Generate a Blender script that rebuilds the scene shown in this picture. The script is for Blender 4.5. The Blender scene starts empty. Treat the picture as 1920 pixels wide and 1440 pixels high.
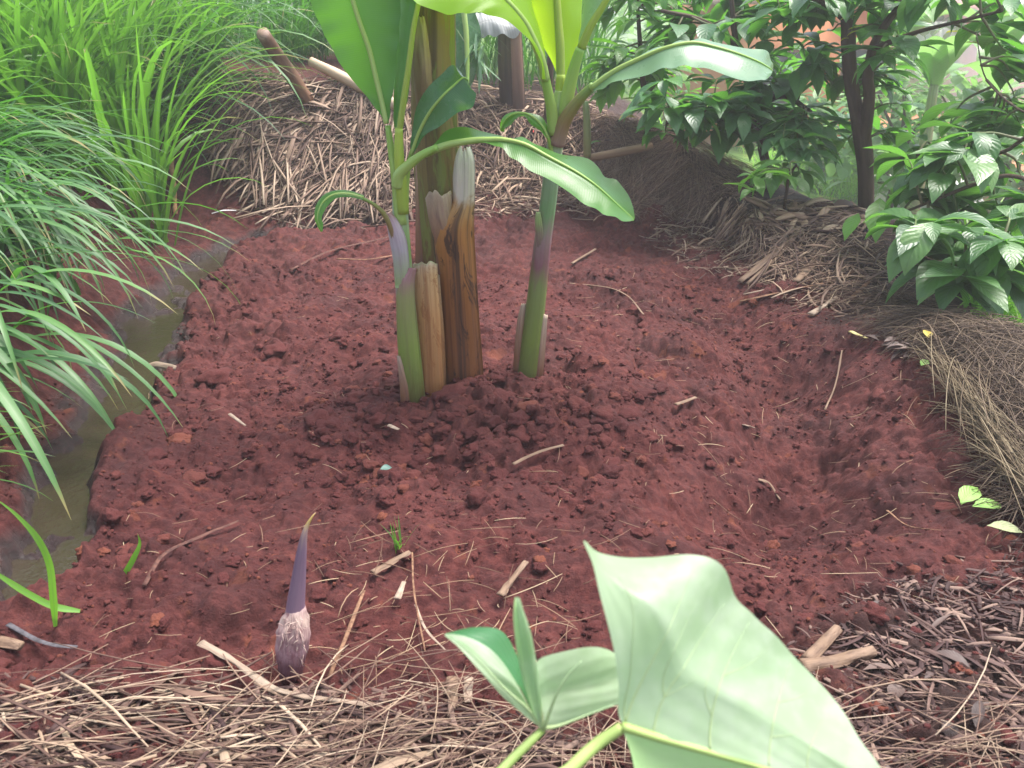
import bpy, math, numpy as np
from mathutils import Vector, Matrix
rng = np.random.default_rng(11)
U = rng.uniform
sc = bpy.context.scene
COL = sc.collection
# ------------------------------------------------------------------ camera geometry
F = 1598.0; TH = math.radians(24); CZ = 1.45
cT, sT = math.cos(TH), math.sin(TH)
CAM = np.array([0, 0, CZ])
def ray(px, py):
    px = np.asarray(px, float); py = np.asarray(py, float)
    u = (px-960)/F; v = (py-720)/F
    return np.stack([u, cT - v*sT, -sT - v*cT], -1)
def at(px, py, Y):                       # the point seen at a pixel, at distance Y in front
    d = ray(px, py); Y = np.asarray(Y, float)
    return CAM + d*(Y/d[..., 1])[..., None]
def on(px, py, z=0.):                    # the point seen at a pixel, at height z
    d = ray(px, py); return CAM + d*((z-CZ)/d[..., 2])[..., None]
def sstep(a, b, x):
    t = np.clip((x-a)/(b-a), 0, 1); return t*t*(3-2*t)
# ------------------------------------------------------------------ noise
def hsh(ix, iy, s):
    n = (ix.astype(np.int64)*374761393 + iy.astype(np.int64)*668265263 + s*1274126177) & 0xffffffff
    n = ((n ^ (n >> 13))*1274126177) & 0xffffffff
    n = ((n ^ (n >> 16))*1103515245) & 0xffffffff
    return ((n ^ (n >> 15)) & 0xffffff)/float(0x1000000)
def vn(x, y, s=0):
    ix = np.floor(x); iy = np.floor(y); fx = x-ix; fy = y-iy
    fx = fx*fx*(3-2*fx); fy = fy*fy*(3-2*fy)
    a = hsh(ix, iy, s); b = hsh(ix+1, iy, s); c = hsh(ix, iy+1, s); d = hsh(ix+1, iy+1, s)
    return (a*(1-fx)+b*fx)*(1-fy)+(c*(1-fx)+d*fx)*fy
def fbm(x, y, s=0, o=4):
    r = 0; a = .5
    for i in range(o):
        r = r+a*(vn(x, y, s+i)-.5)*2; x = x*2.03+7.1; y = y*2.03+3.7; a *= .5
    return r
def bumps(x, y, c, s, prob, flat=.6):
    wx = x+.30*c*fbm(x/c*1.7, y/c*1.7, s+50, 2); wy = y+.30*c*fbm(x/c*1.7+9, y/c*1.7, s+60, 2)
    gx = np.floor(wx/c); gy = np.floor(wy/c); out = np.zeros_like(x)
    for dx in (-1, 0, 1):
        for dy in (-1, 0, 1):
            ix = gx+dx; iy = gy+dy
            cx = (ix+hsh(ix, iy, s))*c; cy = (iy+hsh(ix, iy, s+1))*c
            r = c*(.30+.55*hsh(ix, iy, s+2)**2)*(hsh(ix, iy, s+3) < prob)
            asp = .7+.6*hsh(ix, iy, s+4)
            d2 = ((wx-cx)*asp)**2+((wy-cy)/asp)**2
            out = np.maximum(out, np.sqrt(np.maximum(r*r-d2, 0))*flat*(.5+.6*hsh(ix, iy, s+5)))
    return out
# ------------------------------------------------------------------ the lie of the land
DP = [(20, 1160, 0.043), (62, 1085, 0.060), (95, 1000, 0.085), (140, 860, 0.111), (235, 720, 0.128), (300, 580, 0.111), (350, 510, 0.128),
      (420, 470, 0.085), (520, 440, 0.076), (640, 428, 0.060), (760, 424, 0.043)]
DW = on([p[0] for p in DP], [p[1] for p in DP], -.05); DR = np.array([p[2]*1.12 for p in DP])
def ditch(x, y):
    best = np.full(np.shape(x), 9.); r = np.full(np.shape(x), .1)
    for i in range(len(DP)-1):
        a = DW[i]; b = DW[i+1]; ex, ey = b[0]-a[0], b[1]-a[1]; l2 = ex*ex+ey*ey
        t = np.clip(((x-a[0])*ex+(y-a[1])*ey)/l2, 0, 1)
        d = np.hypot(x-a[0]-t*ex, y-a[1]-t*ey); m = d < best
        best = np.where(m, d, best); r = np.where(m, DR[i]*(1-t)+DR[i+1]*t, r)
    return best, r
XD_Y = np.concatenate([[0.5], DW[:7, 1], [DW[6, 1]+.5, 30]]); XD_X = np.concatenate([[-1.15], DW[:7, 0], [DW[6, 0]-.15, -2.2]])
BP = on([-300, 430, 560, 700, 900, 1100, 1260, 1380, 1480, 1650, 1900], [425, 425, 415, 410, 385, 392, 405, 485, 560, 610, 640], 0.)
CR = [(1960, 650, .25), (1780, 590, .22), (1690, 555, .22), (1672, 490, .18), (1645, 435, .16), (1560, 402, .17), (1480, 385, .19), (1400, 320, .32)]
CW = np.array([on(a, b, c) for a, b, c in CR])
def mac(x, y):
    x = np.asarray(x, float); y = np.asarray(y, float)
    z = .09*np.exp(-((x+.15)/.75)**2-((y-3.1)/.8)**2)+.035*fbm(x*1.3, y*1.3, 3, 3)
    for a, b, w, dep in TR:
        ex, ey = b[0]-a[0], b[1]-a[1]
        t = np.clip(((x-a[0])*ex+(y-a[1])*ey)/(ex*ex+ey*ey), 0, 1)
        z = z-dep*np.exp(-((x-a[0]-t*ex)**2+(y-a[1]-t*ey)**2)/w**2)
    z = z*(1-sstep(5, 8, np.hypot(x, y)))
    d, r = ditch(x, y)
    z = z-.135*(1-sstep(.5*r, 1.6*r, d+.13*fbm(x*4.5, y*4.5, 21, 5)))
    s = np.interp(y, XD_Y, XD_X)-x-.16
    lf = sstep(1.5, 2.6, y)
    left = (.52*sstep(0, .75, s)+.25*sstep(.6, 3, s))*lf
    sb = y-np.interp(x, BP[:, 0], BP[:, 1])+.12*fbm(x*2, y*2, 5, 2)
    amp = np.interp(x, [-2, -.9, -.2, .3, .8, 1.2, 1.45, 1.7, 2, 3], [.95, .95, .72, .70, .62, .50, .30, .21, .2, .2])
    rl = np.interp(x, [-1, .3, .9, 1.25, 1.5, 1.7], [1.25, 1.2, .7, .7, 1.2, 1.4])
    back = amp*sstep(-.05, rl, sb)+.12*sstep(1, 4, sb)
    bump = .14*np.exp(-((x-HP[0])/.40)**2-((y-HP[1]-.35)/.35)**2)
    z = z+np.maximum(left, back)+bump
    # right-hand rim and the fall to the lower plot
    xr = np.interp(y, [0, 1.8, CW[0, 1], *CW[1:, 1], 8, 12], [2.1, 1.95, CW[0, 0], *CW[1:, 0], 1.0, 1.2])
    q = x-xr
    z = z+.24*sstep(-.75, 0, q)*(1-sstep(3.2, 4.4, y))
    z = z-(1.55+.2*sstep(1.5, 5, q))*sstep(.05, 2.4, q)*sstep(-1, 2, 99-y)
    # front strip of the mulch bank the picture is taken from
    z = z+.05*sstep(1.75, 1.25, y)+.0*x
    return z
_t = on([1330, 1470, 1500, 1480, 1400], [560, 680, 800, 900, 970], 0.)
TR = [(_t[i], _t[i+1], .24, .12) for i in range(4)]
_q = on([420, 800, 1150], [900, 880, 900], 0.)
TR += [(_q[0], _q[1], .16, .035), (_q[1], _q[2], .16, .035)]
HP = on(1265, 400, .05)
def soilmask(x, y):
    d, r = ditch(x, y)
    s = np.interp(y, XD_Y, XD_X)-x-.16
    sb = y-np.interp(x, BP[:, 0], BP[:, 1])
    return (1-sstep(0, .35, sb))*(1-.7*sstep(.5, .9, s))*(1-.8*sstep(1.6, 2., x))
def clods(x, y):
    m = soilmask(x, y)
    n1 = sstep(-.25, .35, fbm(x*1.3, y*1.3, 31, 3)); n2 = sstep(-.3, .4, fbm(x*2.1+5, y*2.1, 37, 3))
    near = np.exp(-((x+.15)/.6)**2-((y-2.8)/.45)**2)
    z = bumps(x, y, .30, 90, .55, .42)*(.5+.5*n1)
    z = np.maximum(z, z*.6+bumps(x, y, .19, 100, .5, .6)*(.4+.6*n1))
    z = np.maximum(z, bumps(x, y, .11, 150, .5, .75)*(.3+.7*n2+.4*near))
    z = np.maximum(z, z*.4+bumps(x, y, .062, 200, .65, 1.15)*(.4+.6*n2+.4*near))
    z = np.maximum(z, z*.8+bumps(x, y, .036, 300, .8, 1.25)*(.5+.5*n2))
    z = z+bumps(x, y, .020, 400, .8, 1.2)*(.45+.55*n1)
    z = z+.045*fbm(x*7, y*7, 41, 5)-.02
    return z*(m*.85+.15)
def hf(x, y):
    x = np.asarray(x, float); y = np.asarray(y, float)
    d, r = ditch(x, y)
    isl = .06*sstep(.05, .4, fbm(x*5.5, y*5.5, 91, 4))*(1-sstep(.8*r, 1.5*r, d))
    return mac(x, y)+isl+clods(x, y)*(.55+.45*sstep(.75*r, 1.6*r, d))-.012
def hit(px, py, dz=0., full=True):       # where the line of sight through a pixel meets the land
    px = np.atleast_1d(np.asarray(px, float)); py = np.atleast_1d(np.asarray(py, float))
    d = ray(px, py); tt = np.concatenate([np.arange(1., 8, .02), np.arange(8, 40, .2)])
    P = CAM+d[:, None, :]*tt[None, :, None]
    below = P[..., 2] < mac(P[..., 0], P[..., 1])
    i = np.where(below.any(1), below.argmax(1), len(tt)-1)
    p = P[np.arange(len(px)), i]
    p[:, 2] = (hf if full else mac)(p[:, 0], p[:, 1])+dz
    return p
# ------------------------------------------------------------------ objects
ORG = {}
def tag(o, label=None, cat=None, group=None, kind=None):
    for k, v in (('label', label), ('category', cat), ('group', group), ('kind', kind)):
        if v: o[k] = v
    return o
def thing(name, label, cat, loc, group=None, kind=None):
    o = bpy.data.objects.new(name, None); COL.objects.link(o); o.empty_display_size = .05
    o.location = [float(v) for v in loc]; ORG[o.name] = np.array(loc, float)
    return tag(o, label, cat, group, kind)
def ob(name, V, Q, mat, parent=None, uv=None, smooth=True, attrs=None, org=None, mats=None, midx=None):
    V = np.asarray(V, np.float64); Q = np.asarray(Q, np.int32)
    if parent is not None: o0 = ORG[parent.name]
    elif org is not None: o0 = np.array(org, float)
    else: o0 = np.array([V[:, 0].mean(), V[:, 1].mean(), V[:, 2].min()])
    me = bpy.data.meshes.new(name); k = Q.shape[1]
    me.vertices.add(len(V)); me.vertices.foreach_set('co', (V-o0).astype(np.float32).ravel())
    me.loops.add(Q.size); me.loops.foreach_set('vertex_index', Q.ravel())
    me.polygons.add(len(Q)); me.polygons.foreach_set('loop_start', np.arange(0, Q.size, k, dtype=np.int32))
    me.polygons.foreach_set('loop_total', np.full(len(Q), k, np.int32))
    if uv is not None:
        l = me.uv_layers.new(name='UVMap'); l.data.foreach_set('uv', np.asarray(uv, np.float32)[Q.ravel()].ravel())
    for n, a in (attrs or {}).items():
        at_ = me.attributes.new(n, 'FLOAT', 'POINT'); at_.data.foreach_set('value', np.asarray(a, np.float32))
    if smooth: me.polygons.foreach_set('use_smooth', np.ones(len(Q), bool))
    for mm in (mats or [mat]): me.materials.append(mm)
    if midx is not None: me.polygons.foreach_set('material_index', np.asarray(midx, np.int32))
    me.update(calc_edges=True)
    o = bpy.data.objects.new(name, me); COL.objects.link(o)
    ORG[o.name] = o0
    if parent is not None: o.parent = parent
    else: o.location = o0
    return o
def join(parts):
    Vs, Qs, Us, n = [], [], [], 0
    for p in parts:
        Vs.append(p[0]); Qs.append(p[1]+n); n += len(p[0])
        if len(p) > 2 and p[2] is not None: Us.append(p[2])
    return np.concatenate(Vs), np.concatenate(Qs), (np.concatenate(Us) if len(Us) == len(parts) else None)
def nrm(v): return v/np.maximum(np.linalg.norm(v, axis=-1, keepdims=True), 1e-9)
def cr(P, n):                            # Catmull-Rom through points, n samples per span
    P = np.asarray(P, float); E = np.vstack([2*P[0]-P[1], P, 2*P[-1]-P[-2]]); out = []
    for i in range(1, len(E)-2):
        t = np.linspace(0, 1, n, endpoint=False)[:, None]
        a, b, c, d = E[i-1], E[i], E[i+1], E[i+2]
        out.append(.5*((2*b)+(c-a)*t+(2*a-5*b+4*c-d)*t*t+(3*b-a-3*c+d)*t**3))
    return np.vstack(out+[P[-1:]])
def tube(P, R, n=10, sub=5, flat=1., rough=0., seed=0, a=(0, -1., .1)):
    P = np.asarray(P, float); R = np.broadcast_to(np.asarray(R, float), (len(P),))
    if sub > 1: C = cr(np.hstack([P, R[:, None]]), sub); P, R = C[:, :3], np.maximum(C[:, 3], 1e-4)
    T = nrm(np.gradient(P, axis=0)); a = np.array(a, float); m = len(P)
    S = np.zeros((m, 3)); s = nrm(np.cross(T[0], a)) if abs(T[0] @ a) < .95 else nrm(np.cross(T[0], [1., 0, 0]))
    for i in range(m):
        s = nrm(s-T[i]*(s @ T[i])); S[i] = s
    B = np.cross(T, S); th = np.linspace(0, 2*np.pi, n+1)
    rr = R[:, None]*np.ones((m, n+1))
    if rough:
        I, J = np.meshgrid(np.arange(m), np.arange(n+1) % n, indexing='ij')
        rr = rr*(1+rough*(vn(I*.35+seed*3.3, J*.9+seed, seed)-.5)*2)
    V = P[:, None, :]+rr[..., None]*(np.cos(th)[None, :, None]*S[:, None, :]+flat*np.sin(th)[None, :, None]*B[:, None, :])
    I = np.arange(m-1)[:, None]*(n+1)+np.arange(n)[None, :]
    Q = np.stack([I, I+1, I+n+2, I+n+1], -1).reshape(-1, 4)
    l = np.concatenate([[0], np.cumsum(np.linalg.norm(np.diff(P, axis=0), axis=1))])
    uv = np.stack(np.broadcast_arrays(th[None, :]/(2*np.pi), (l/l[-1])[:, None]), -1).reshape(-1, 2)
    V = V.reshape(-1, 3)
    # end caps: fans written as quads with a doubled middle
    c0, c1 = len(V), len(V)+1
    V = np.vstack([V, P[:1], P[-1:]]); uv = np.vstack([uv, [[.5, 0]], [[.5, 1]]])
    k = np.arange(0, n, 2); e = (m-1)*(n+1)
    k2 = np.minimum(k+2, n)
    Q = np.vstack([Q, np.stack([np.full(len(k), c0), k2, np.minimum(k+1, n), k], -1), np.stack([np.full(len(k), c1), e+k, e+np.minimum(k+1, n), e+k2], -1)])
    return V, Q, uv
def straws(A, B, W, T, sag=None, seg=3, tilt=None):   # N bent flat strips with thickness, from A to B
    N = len(A); W = np.broadcast_to(W, (N,)); T = np.broadcast_to(T, (N,))
    D = nrm(B-A); L = np.linalg.norm(B-A, axis=1)
    up = np.tile([0, 0, 1.], (N, 1)); S = np.cross(D, up); bad = np.linalg.norm(S, axis=1) < 1e-3; S[bad] = [1, 0, 0]
    S = nrm(S); Nn = np.cross(S, D)
    if tilt is None: tilt = U(-.7, .7, N)
    c, s_ = np.cos(tilt)[:, None], np.sin(tilt)[:, None]
    S, Nn = S*c+Nn*s_, Nn*c-S*s_
    if sag is None: sag = U(-.06, .10, N)
    bend = up*(sag*L)[:, None]+S*(U(-.06, .06, N)*L)[:, None]
    t = np.linspace(0, 1, seg+1)
    C = A[:, None]+(B-A)[:, None]*t[None, :, None]+bend[:, None]*(4*t*(1-t))[None, :, None]
    wt = np.interp(t, [0, .06, .9, 1], [.75, 1, .92, .5])[None, :, None]*W[:, None, None]*.5
    tt = T[:, None, None]*.5
    S = S[:, None]; Nn = Nn[:, None]
    ring = np.stack([C-S*wt-Nn*tt, C+S*wt-Nn*tt, C+S*wt*.8+Nn*tt, C-S*wt*.8+Nn*tt], 2)  # N,seg+1,4,3
    V = ring.reshape(-1, 3); base = np.arange(N)[:, None, None]*(4*(seg+1))
    i = np.arange(seg)[None, :, None]*4; k = np.arange(4)[None, None, :]; k2 = (k+1) % 4
    Q = np.stack([base+i+k, base+i+k2, base+i+4+k2, base+i+4+k], -1).reshape(-1, 4)
    b = np.arange(N)*(4*(seg+1)); e = b+4*seg
    Q = np.vstack([Q, np.stack([b+3, b+2, b+1, b], -1), np.stack([e, e+1, e+2, e+3], -1)])
    uv = np.stack(np.broadcast_arrays(np.array([0, .33, .66, 1.])[None, None, :], t[None, :, None]*L[:, None, None]*4), -1).reshape(-1, 2)
    return V, Q, uv
def blades(B, az, el, curl, L, W, seg=8, fold=.25, p=1.3, twist=0., shape='grass', lat=0.):
    N = len(B); az, el, curl, L, W, twist, lat = [np.broadcast_to(np.asarray(a, float), (N,)) for a in (az, el, curl, L, W, twist, lat)]
    t = np.linspace(0, 1, seg+1)
    e = el[:, None]-curl[:, None]*t[None]**p; a = az[:, None]+lat[:, None]*t[None]**1.5
    d = np.stack([np.cos(e)*np.cos(a), np.cos(e)*np.sin(a), np.sin(e)], -1)
    dm = .5*(d[:, 1:]+d[:, :-1])*(L[:, None, None]/seg)
    C = B[:, None]+np.concatenate([np.zeros((N, 1, 3)), np.cumsum(dm, 1)], 1)
    S = np.stack([-np.sin(a), np.cos(a), 0*a], -1); Nn = np.cross(d, S)
    tw = twist[:, None]*t[None]; c, s_ = np.cos(tw)[..., None], np.sin(tw)[..., None]
    S, Nn = S*c+Nn*s_, Nn*c-S*s_
    if shape == 'grass': w = np.interp(t, [0, .12, .45, .8, 1], [.55, .85, 1, .6, .02])
    elif shape == 'coffee': w = np.interp(t, [0, .08, .2, .4, .6, .78, .9, 1], [.04, .22, .68, 1, .93, .55, .2, .0])
    else: w = np.interp(t, [0, .1, .3, .6, .85, 1], [.1, .6, 1, .9, .5, .02])
    w = w[None, :, None]*W[:, None, None]*.5
    f = fold
    V = np.stack([C-S*w+Nn*w*f, C, C+S*w+Nn*w*f], 2).reshape(-1, 3)
    base = np.arange(N)[:, None, None]*(3*(seg+1)); i = np.arange(seg)[None, :, None]*3; k = np.arange(2)[None, None, :]
    Q = np.stack([base+i+k, base+i+k+1, base+i+k+4, base+i+k+3], -1).reshape(-1, 4)
    uv = np.stack(np.broadcast_arrays(np.array([0, .5, 1.])[None, None, :], t[None, :, None], np.zeros((N, 1, 1)))[:2], -1).reshape(-1, 2)
    return V, Q, uv
def patch(st, YL, YM, YR, sub=6, nu=6, camber=.0, ripple=0., rs=0, rf=9.):
    """a leaf from stations (left edge, midrib, right edge), each at its own distance"""
    st = np.array(st, float); n = len(st); k = np.linspace(0, 1, n)
    def Yv(y): return np.interp(k, np.linspace(0, 1, len(y)), y) if np.ndim(y) else np.full(n, y)
    Lw = cr(at(st[:, 0], st[:, 1], Yv(YL)), sub); Mw = cr(at(st[:, 2], st[:, 3], Yv(YM)), sub); Rw = cr(at(st[:, 4], st[:, 5], Yv(YR)), sub)
    m = len(Lw); T = nrm(np.gradient(Mw, axis=0)); Nn = nrm(np.cross(Rw-Lw+1e-6, T))
    rows = []; a = np.linspace(0, 1, nu+1); us = []
    wd = np.linalg.norm(Lw-Mw, axis=1), np.linalg.norm(Rw-Mw, axis=1)
    ln = np.concatenate([[0], np.cumsum(np.linalg.norm(np.diff(Mw, axis=0), axis=1))])
    for j in range(-nu, nu+1):
        b = abs(j)/nu; E = Lw if j < 0 else Rw; w = wd[0] if j < 0 else wd[1]
        c = Mw+(E-Mw)*b+Nn*(camber*w*4*b*(1-b))[:, None]
        c = c+Nn*(ripple*b*b*np.sin(ln*rf*6.28+(1.7 if j < 0 else 0)+rs+2*np.sin(ln*rf*2.1))*np.minimum(w/.03, 1))[:, None]
        rows.append(c); us.append(.5+.5*j/nu)
    V = np.stack(rows, 1); M = 2*nu+1
    I = np.arange(m-1)[:, None]*M+np.arange(M-1)[None]
    Q = np.stack([I, I+1, I+M+1, I+M], -1).reshape(-1, 4)
    uv = np.stack(np.broadcast_arrays(np.array(us)[None], ln[:, None]), -1).reshape(-1, 2)
    return V.reshape(-1, 3), Q, uv, Mw, Nn
# ------------------------------------------------------------------ materials
class MT:
    def __init__(s, name):
        s.m = bpy.data.materials.new(name); s.m.use_nodes = True; s.t = s.m.node_tree; s.t.nodes.clear()
        s.out = s.t.nodes.new('ShaderNodeOutputMaterial')
    def set(s, sock, v):
        if isinstance(v, bpy.types.NodeSocket): s.t.links.new(v, sock)
        elif v is not None:
            if isinstance(v, (tuple, list)) and len(v) == 3 and sock.type == 'RGBA': v = (*v, 1)
            sock.default_value = v
    def n(s, ty, ins=None, **kw):
        o = s.t.nodes.new('ShaderNode'+ty)
        for k, v in kw.items(): setattr(o, k, v)
        for k, v in (ins or {}).items(): s.set(o.inputs[k], v)
        return o
    def mix(s, f, a, b, mode='MIX'):
        o = s.n('Mix', data_type='RGBA', blend_type=mode); s.set(o.inputs[0], f); s.set(o.inputs[6], a); s.set(o.inputs[7], b); return o.outputs[2]
    def ma(s, op, a, b=0., c=None, clamp=False):
        o = s.n('Math', operation=op, use_clamp=clamp); s.set(o.inputs[0], a); s.set(o.inputs[1], b)
        if c is not None: s.set(o.inputs[2], c)
        return o.outputs[0]
    def mr(s, v, a, b, c=0., d=1.):
        o = s.n('MapRange', interpolation_type='SMOOTHSTEP'); 
        for i, q in enumerate((v, a, b, c, d)): s.set(o.inputs[i], q)
        return o.outputs[0]
    def ramp(s, f, pts, interp='LINEAR'):
        o = s.n('ValToRGB'); s.set(o.inputs[0], f); e = o.color_ramp.elements; o.color_ramp.interpolation = interp
        while len(e) < len(pts): e.new(.5)
        for el, (p, c) in zip(e, pts): el.position = p; el.color = (*c, 1)
        return o.outputs[0]
    def noise(s, scale, vec=None, detail=3, rough=.5, dist=0.):
        o = s.n('TexNoise', {'Scale': scale, 'Detail': detail, 'Roughness': rough, 'Distortion': dist})
        if vec is not None: s.set(o.inputs['Vector'], vec)
        return o.outputs[0]
    def scl(s, vec, v):
        o = s.n('Mapping'); s.set(o.inputs[0], vec); o.inputs[3].default_value = v; return o.outputs[0]
    def tc(s, k): return s.n('TexCoord').outputs[k]
    def isl(s): return s.n('NewGeometry').outputs['Random Per Island']
    def attr(s, k): return s.n('Attribute', attribute_name=k).outputs['Fac']
    def bump(s, h, st, d=.01, nrm_=None):
        o = s.n('Bump', {'Height': h, 'Strength': st, 'Distance': d})
        if nrm_ is not None: s.set(o.inputs['Normal'], nrm_)
        return o.outputs[0]
    def bsdf(s, col, rough=.6, nor=None, spec=.5, trans=0., tcol=None, coat=0.):
        p = s.n('BsdfPrincipled'); s.set(p.inputs['Base Color'], col); s.set(p.inputs['Roughness'], rough)
        s.set(p.inputs['Specular IOR Level'], spec); p.inputs['Coat Weight'].default_value = coat; p.inputs['Coat Roughness'].default_value = .15
        if nor is not None: s.set(p.inputs['Normal'], nor)
        o = p.outputs[0]
        if trans:
            tr = s.n('BsdfTranslucent'); s.set(tr.inputs[0], tcol if tcol is not None else col)
            mx = s.n('MixShader'); s.set(mx.inputs[0], trans); s.t.links.new(o, mx.inputs[1]); s.t.links.new(tr.outputs[0], mx.inputs[2]); o = mx.outputs[0]
        s.t.links.new(o, s.out.inputs[0]); return s.m

def leafmat(name, cols, tcol, trans=.4, rough=.4, vein=(.25, .35, .12), vf=60., slant=.15, mw=.05, vstr=.25, bump=.3, rnd=True, nsc=6., spec=.5, veinmix=.5, bloom=None, tip=None, spots=None):
    s = MT(name); uv = s.tc('UV'); sp = s.n('SeparateXYZ', {0: uv}); u, v = sp.outputs[0], sp.outputs[1]
    a = s.ma('MULTIPLY', s.ma('ABSOLUTE', s.ma('SUBTRACT', u, .5)), 2.)
    mid = s.mr(a, mw*.5, mw, 1., 0.)
    ph = s.ma('MULTIPLY', s.ma('SUBTRACT', v, s.ma('MULTIPLY', a, slant)), vf*6.2832)
    w = s.ma('ADD', s.ma('MULTIPLY', s.ma('SINE', ph), .5), .5)
    w8 = s.ma('POWER', w, 6.)
    f = s.isl() if rnd else s.noise(nsc, s.tc('Object'), 4, .6)
    nz = s.noise(nsc, s.tc('Object'), 4, .65)
    f2 = s.ma('ADD', s.ma('MULTIPLY', f, .75 if rnd else .6), s.ma('MULTIPLY', nz, .25 if rnd else .4))
    col = s.ramp(f2, [(i/(len(cols)-1)*.8+.1, c) for i, c in enumerate(cols)])
    col = s.mix(s.ma('MULTIPLY', w8, vstr), col, vein)
    col = s.mix(s.ma('MULTIPLY', mid, veinmix), col, vein)
    if bloom is not None:
        col = s.mix(s.mr(s.noise(nsc*2, s.tc('Object'), 5, .7), .42, .62, 0., bloom[1]), col, bloom[0])
    if spots is not None: col = s.mix(s.mr(s.noise(55., s.tc('Object'), 2, .5), .70, .74, 0., .8), col, spots)
    if tip is not None: col = s.mix(s.ma('MULTIPLY', s.mr(s.ma('ADD', v, s.ma('MULTIPLY', s.isl(), .22)), 1.02, 1.12), .85), col, tip)
    tc_ = s.mix(s.ma('MULTIPLY', nz, .5), tcol, tuple(.7*c for c in tcol)) if not isinstance(tcol, str) else col
    tc_ = s.mix(s.ma('MULTIPLY', mid, veinmix*.7), tc_, tuple(.5*c for c in vein))
    h = s.ma('ADD', s.ma('MULTIPLY', w, -.5), s.ma('MULTIPLY', mid, -1.))
    h = s.ma('ADD', h, s.ma('MULTIPLY', s.noise(nsc*9, s.tc('Object'), 3), .6))
    return s.bsdf(col, s.ma('ADD', s.ma('MULTIPLY', s.noise(nsc*3, s.tc('Object')), .25), rough-.12), s.bump(h, bump, .006), spec, trans, tc_)
def stemmat(name, ramp_v, streak, rough=.45, amt=.45, su=18., sv=1.2, spec=.4, bump=.25, blotch=None, thr=(.5, .68), trans=0., fade=None):
    """colour along the length with lengthwise streaks"""
    s = MT(name); uv = s.tc('UV'); v = s.n('SeparateXYZ', {0: uv}).outputs[1]
    n1 = s.noise(1., s.scl(uv, (su, sv, 1)), 5, .65); n2 = s.noise(1., s.scl(uv, (su*3.2, sv*1.6, 1)), 4, .6); n3 = s.noise(4., s.scl(uv, (1.3, 2.2, 1)), 4, .6, .6)
    vv = s.ma('ADD', v, s.ma('MULTIPLY', s.ma('SUBTRACT', n3, .5), .16))
    col = s.ramp(vv, ramp_v)
    fd = s.mr(vv, fade-.1, fade, amt, amt*.22) if fade else amt
    col = s.mix(s.ma('MULTIPLY', s.mr(n1, thr[0]-.08, thr[1]), fd), col, streak)
    col = s.mix(s.ma('MULTIPLY', s.mr(n2, .52, .72), amt*.5), col, tuple(min(1, c*1.7+.02) for c in streak))
    if blotch is not None: col = s.mix(s.mr(s.noise(5., s.scl(uv, (2.2, 1.4, 1)), 5, .7, .8), .53, .62, 0., (s.mr(vv, fade-.1, fade, blotch[1], 0.) if fade else blotch[1])), col, blotch[0])
    h = s.ma('ADD', s.ma('MULTIPLY', n1, .6), s.ma('MULTIPLY', n2, .4))
    return s.bsdf(col, rough, s.bump(h, bump, .01), spec, trans)
def strawmat(name, cols, rough=.7, spec=.3, nsc=40.):
    s = MT(name); f = s.isl(); nz = s.noise(nsc, s.tc('Object'), 3, .6)
    st = s.noise(1., s.scl(s.tc('UV'), (14, 2.2, 1)), 3, .6)
    f2 = s.ma('ADD', s.ma('MULTIPLY', f, .8), s.ma('MULTIPLY', nz, .2))
    col = s.ramp(f2, [(i/(len(cols)-1)*.84+.08, c) for i, c in enumerate(cols)])
    col = s.mix(s.ma('MULTIPLY', s.mr(st, .5, .7), .45), col, tuple(c*.45 for c in cols[len(cols)//2]))
    return s.bsdf(col, rough, s.bump(st, .3, .004), spec)
def plain(name, a, b, scale=30., rough=.8, bump=.3, spec=.15, d=.01):
    s = MT(name); n = s.noise(scale, s.tc('Object'), 5, .65)
    return s.bsdf(s.mix(s.mr(n, .3, .7), a, b), rough, s.bump(n, bump, d), spec)

def groundmat():
    s = MT('red_earth'); P = s.tc('Object')
    n1 = s.noise(2.2, P, 5, .6); n2 = s.noise(26., P, 6, .7); n3 = s.noise(150., P, 5, .75); n4 = s.noise(480., P, 2, .6)
    col = s.ramp(n1, [(.3, (.058, .0135, .0135)), (.5, (.086, .0205, .0195)), (.7, (.118, .031, .027))])
    col = s.mix(s.mr(n2, .35, .72), s.mix(.55, col, (.040, .010, .011)), s.mix(.5, col, (.18, .052, .043)))
    col = s.mix(s.ma('MULTIPLY', s.mr(n3, .5, .75), .5), col, (.19, .060, .051))
    col = s.mix(s.ma('MULTIPLY', s.mr(s.noise(9., P, 3, .6), .62, .70), .35), col, (.28, .085, .038))
    col = s.mix(s.mr(s.noise(1.3, P, 5, .62, .4), .48, .62, 0., .55), col, (.040, .0105, .0115))
    hum = s.ramp(n2, [(.3, (.020, .011, .010)), (.55, (.055, .028, .024)), (.75, (.11, .06, .045))])
    col = s.mix(s.attr('mulch'), col, hum)
    mud = s.ramp(n2, [(.3, (.018, .008, .008)), (.7, (.045, .020, .019))])
    col = s.mix(s.attr('wet'), col, mud)
    gr = s.ramp(s.noise(3., P, 6, .7), [(.3, (.03, .07, .012)), (.5, (.07, .15, .02)), (.62, (.16, .22, .05)), (.72, (.30, .11, .05))])
    col = s.mix(s.attr('green'), col, gr)
    far = s.ramp(s.noise(.5, P, 5, .6), [(.4, (.40, .145, .065)), (.6, (.46, .19, .095))])
    col = s.mix(s.attr('yard'), col, far)
    h = s.ma('ADD', s.ma('MULTIPLY', n3, .6), s.ma('ADD', s.ma('MULTIPLY', n2, .8), s.ma('MULTIPLY', n4, .22)))
    r = s.ma('SUBTRACT', s.mr(s.noise(4., P, 4, .6), .35, .65, .9, .66), s.ma('MULTIPLY', s.attr('wet'), .58))
    return s.bsdf(col, r, s.bump(h, .9, .016), s.ma('ADD', .22, s.ma('MULTIPLY', s.attr('wet'), .4)))
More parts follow.
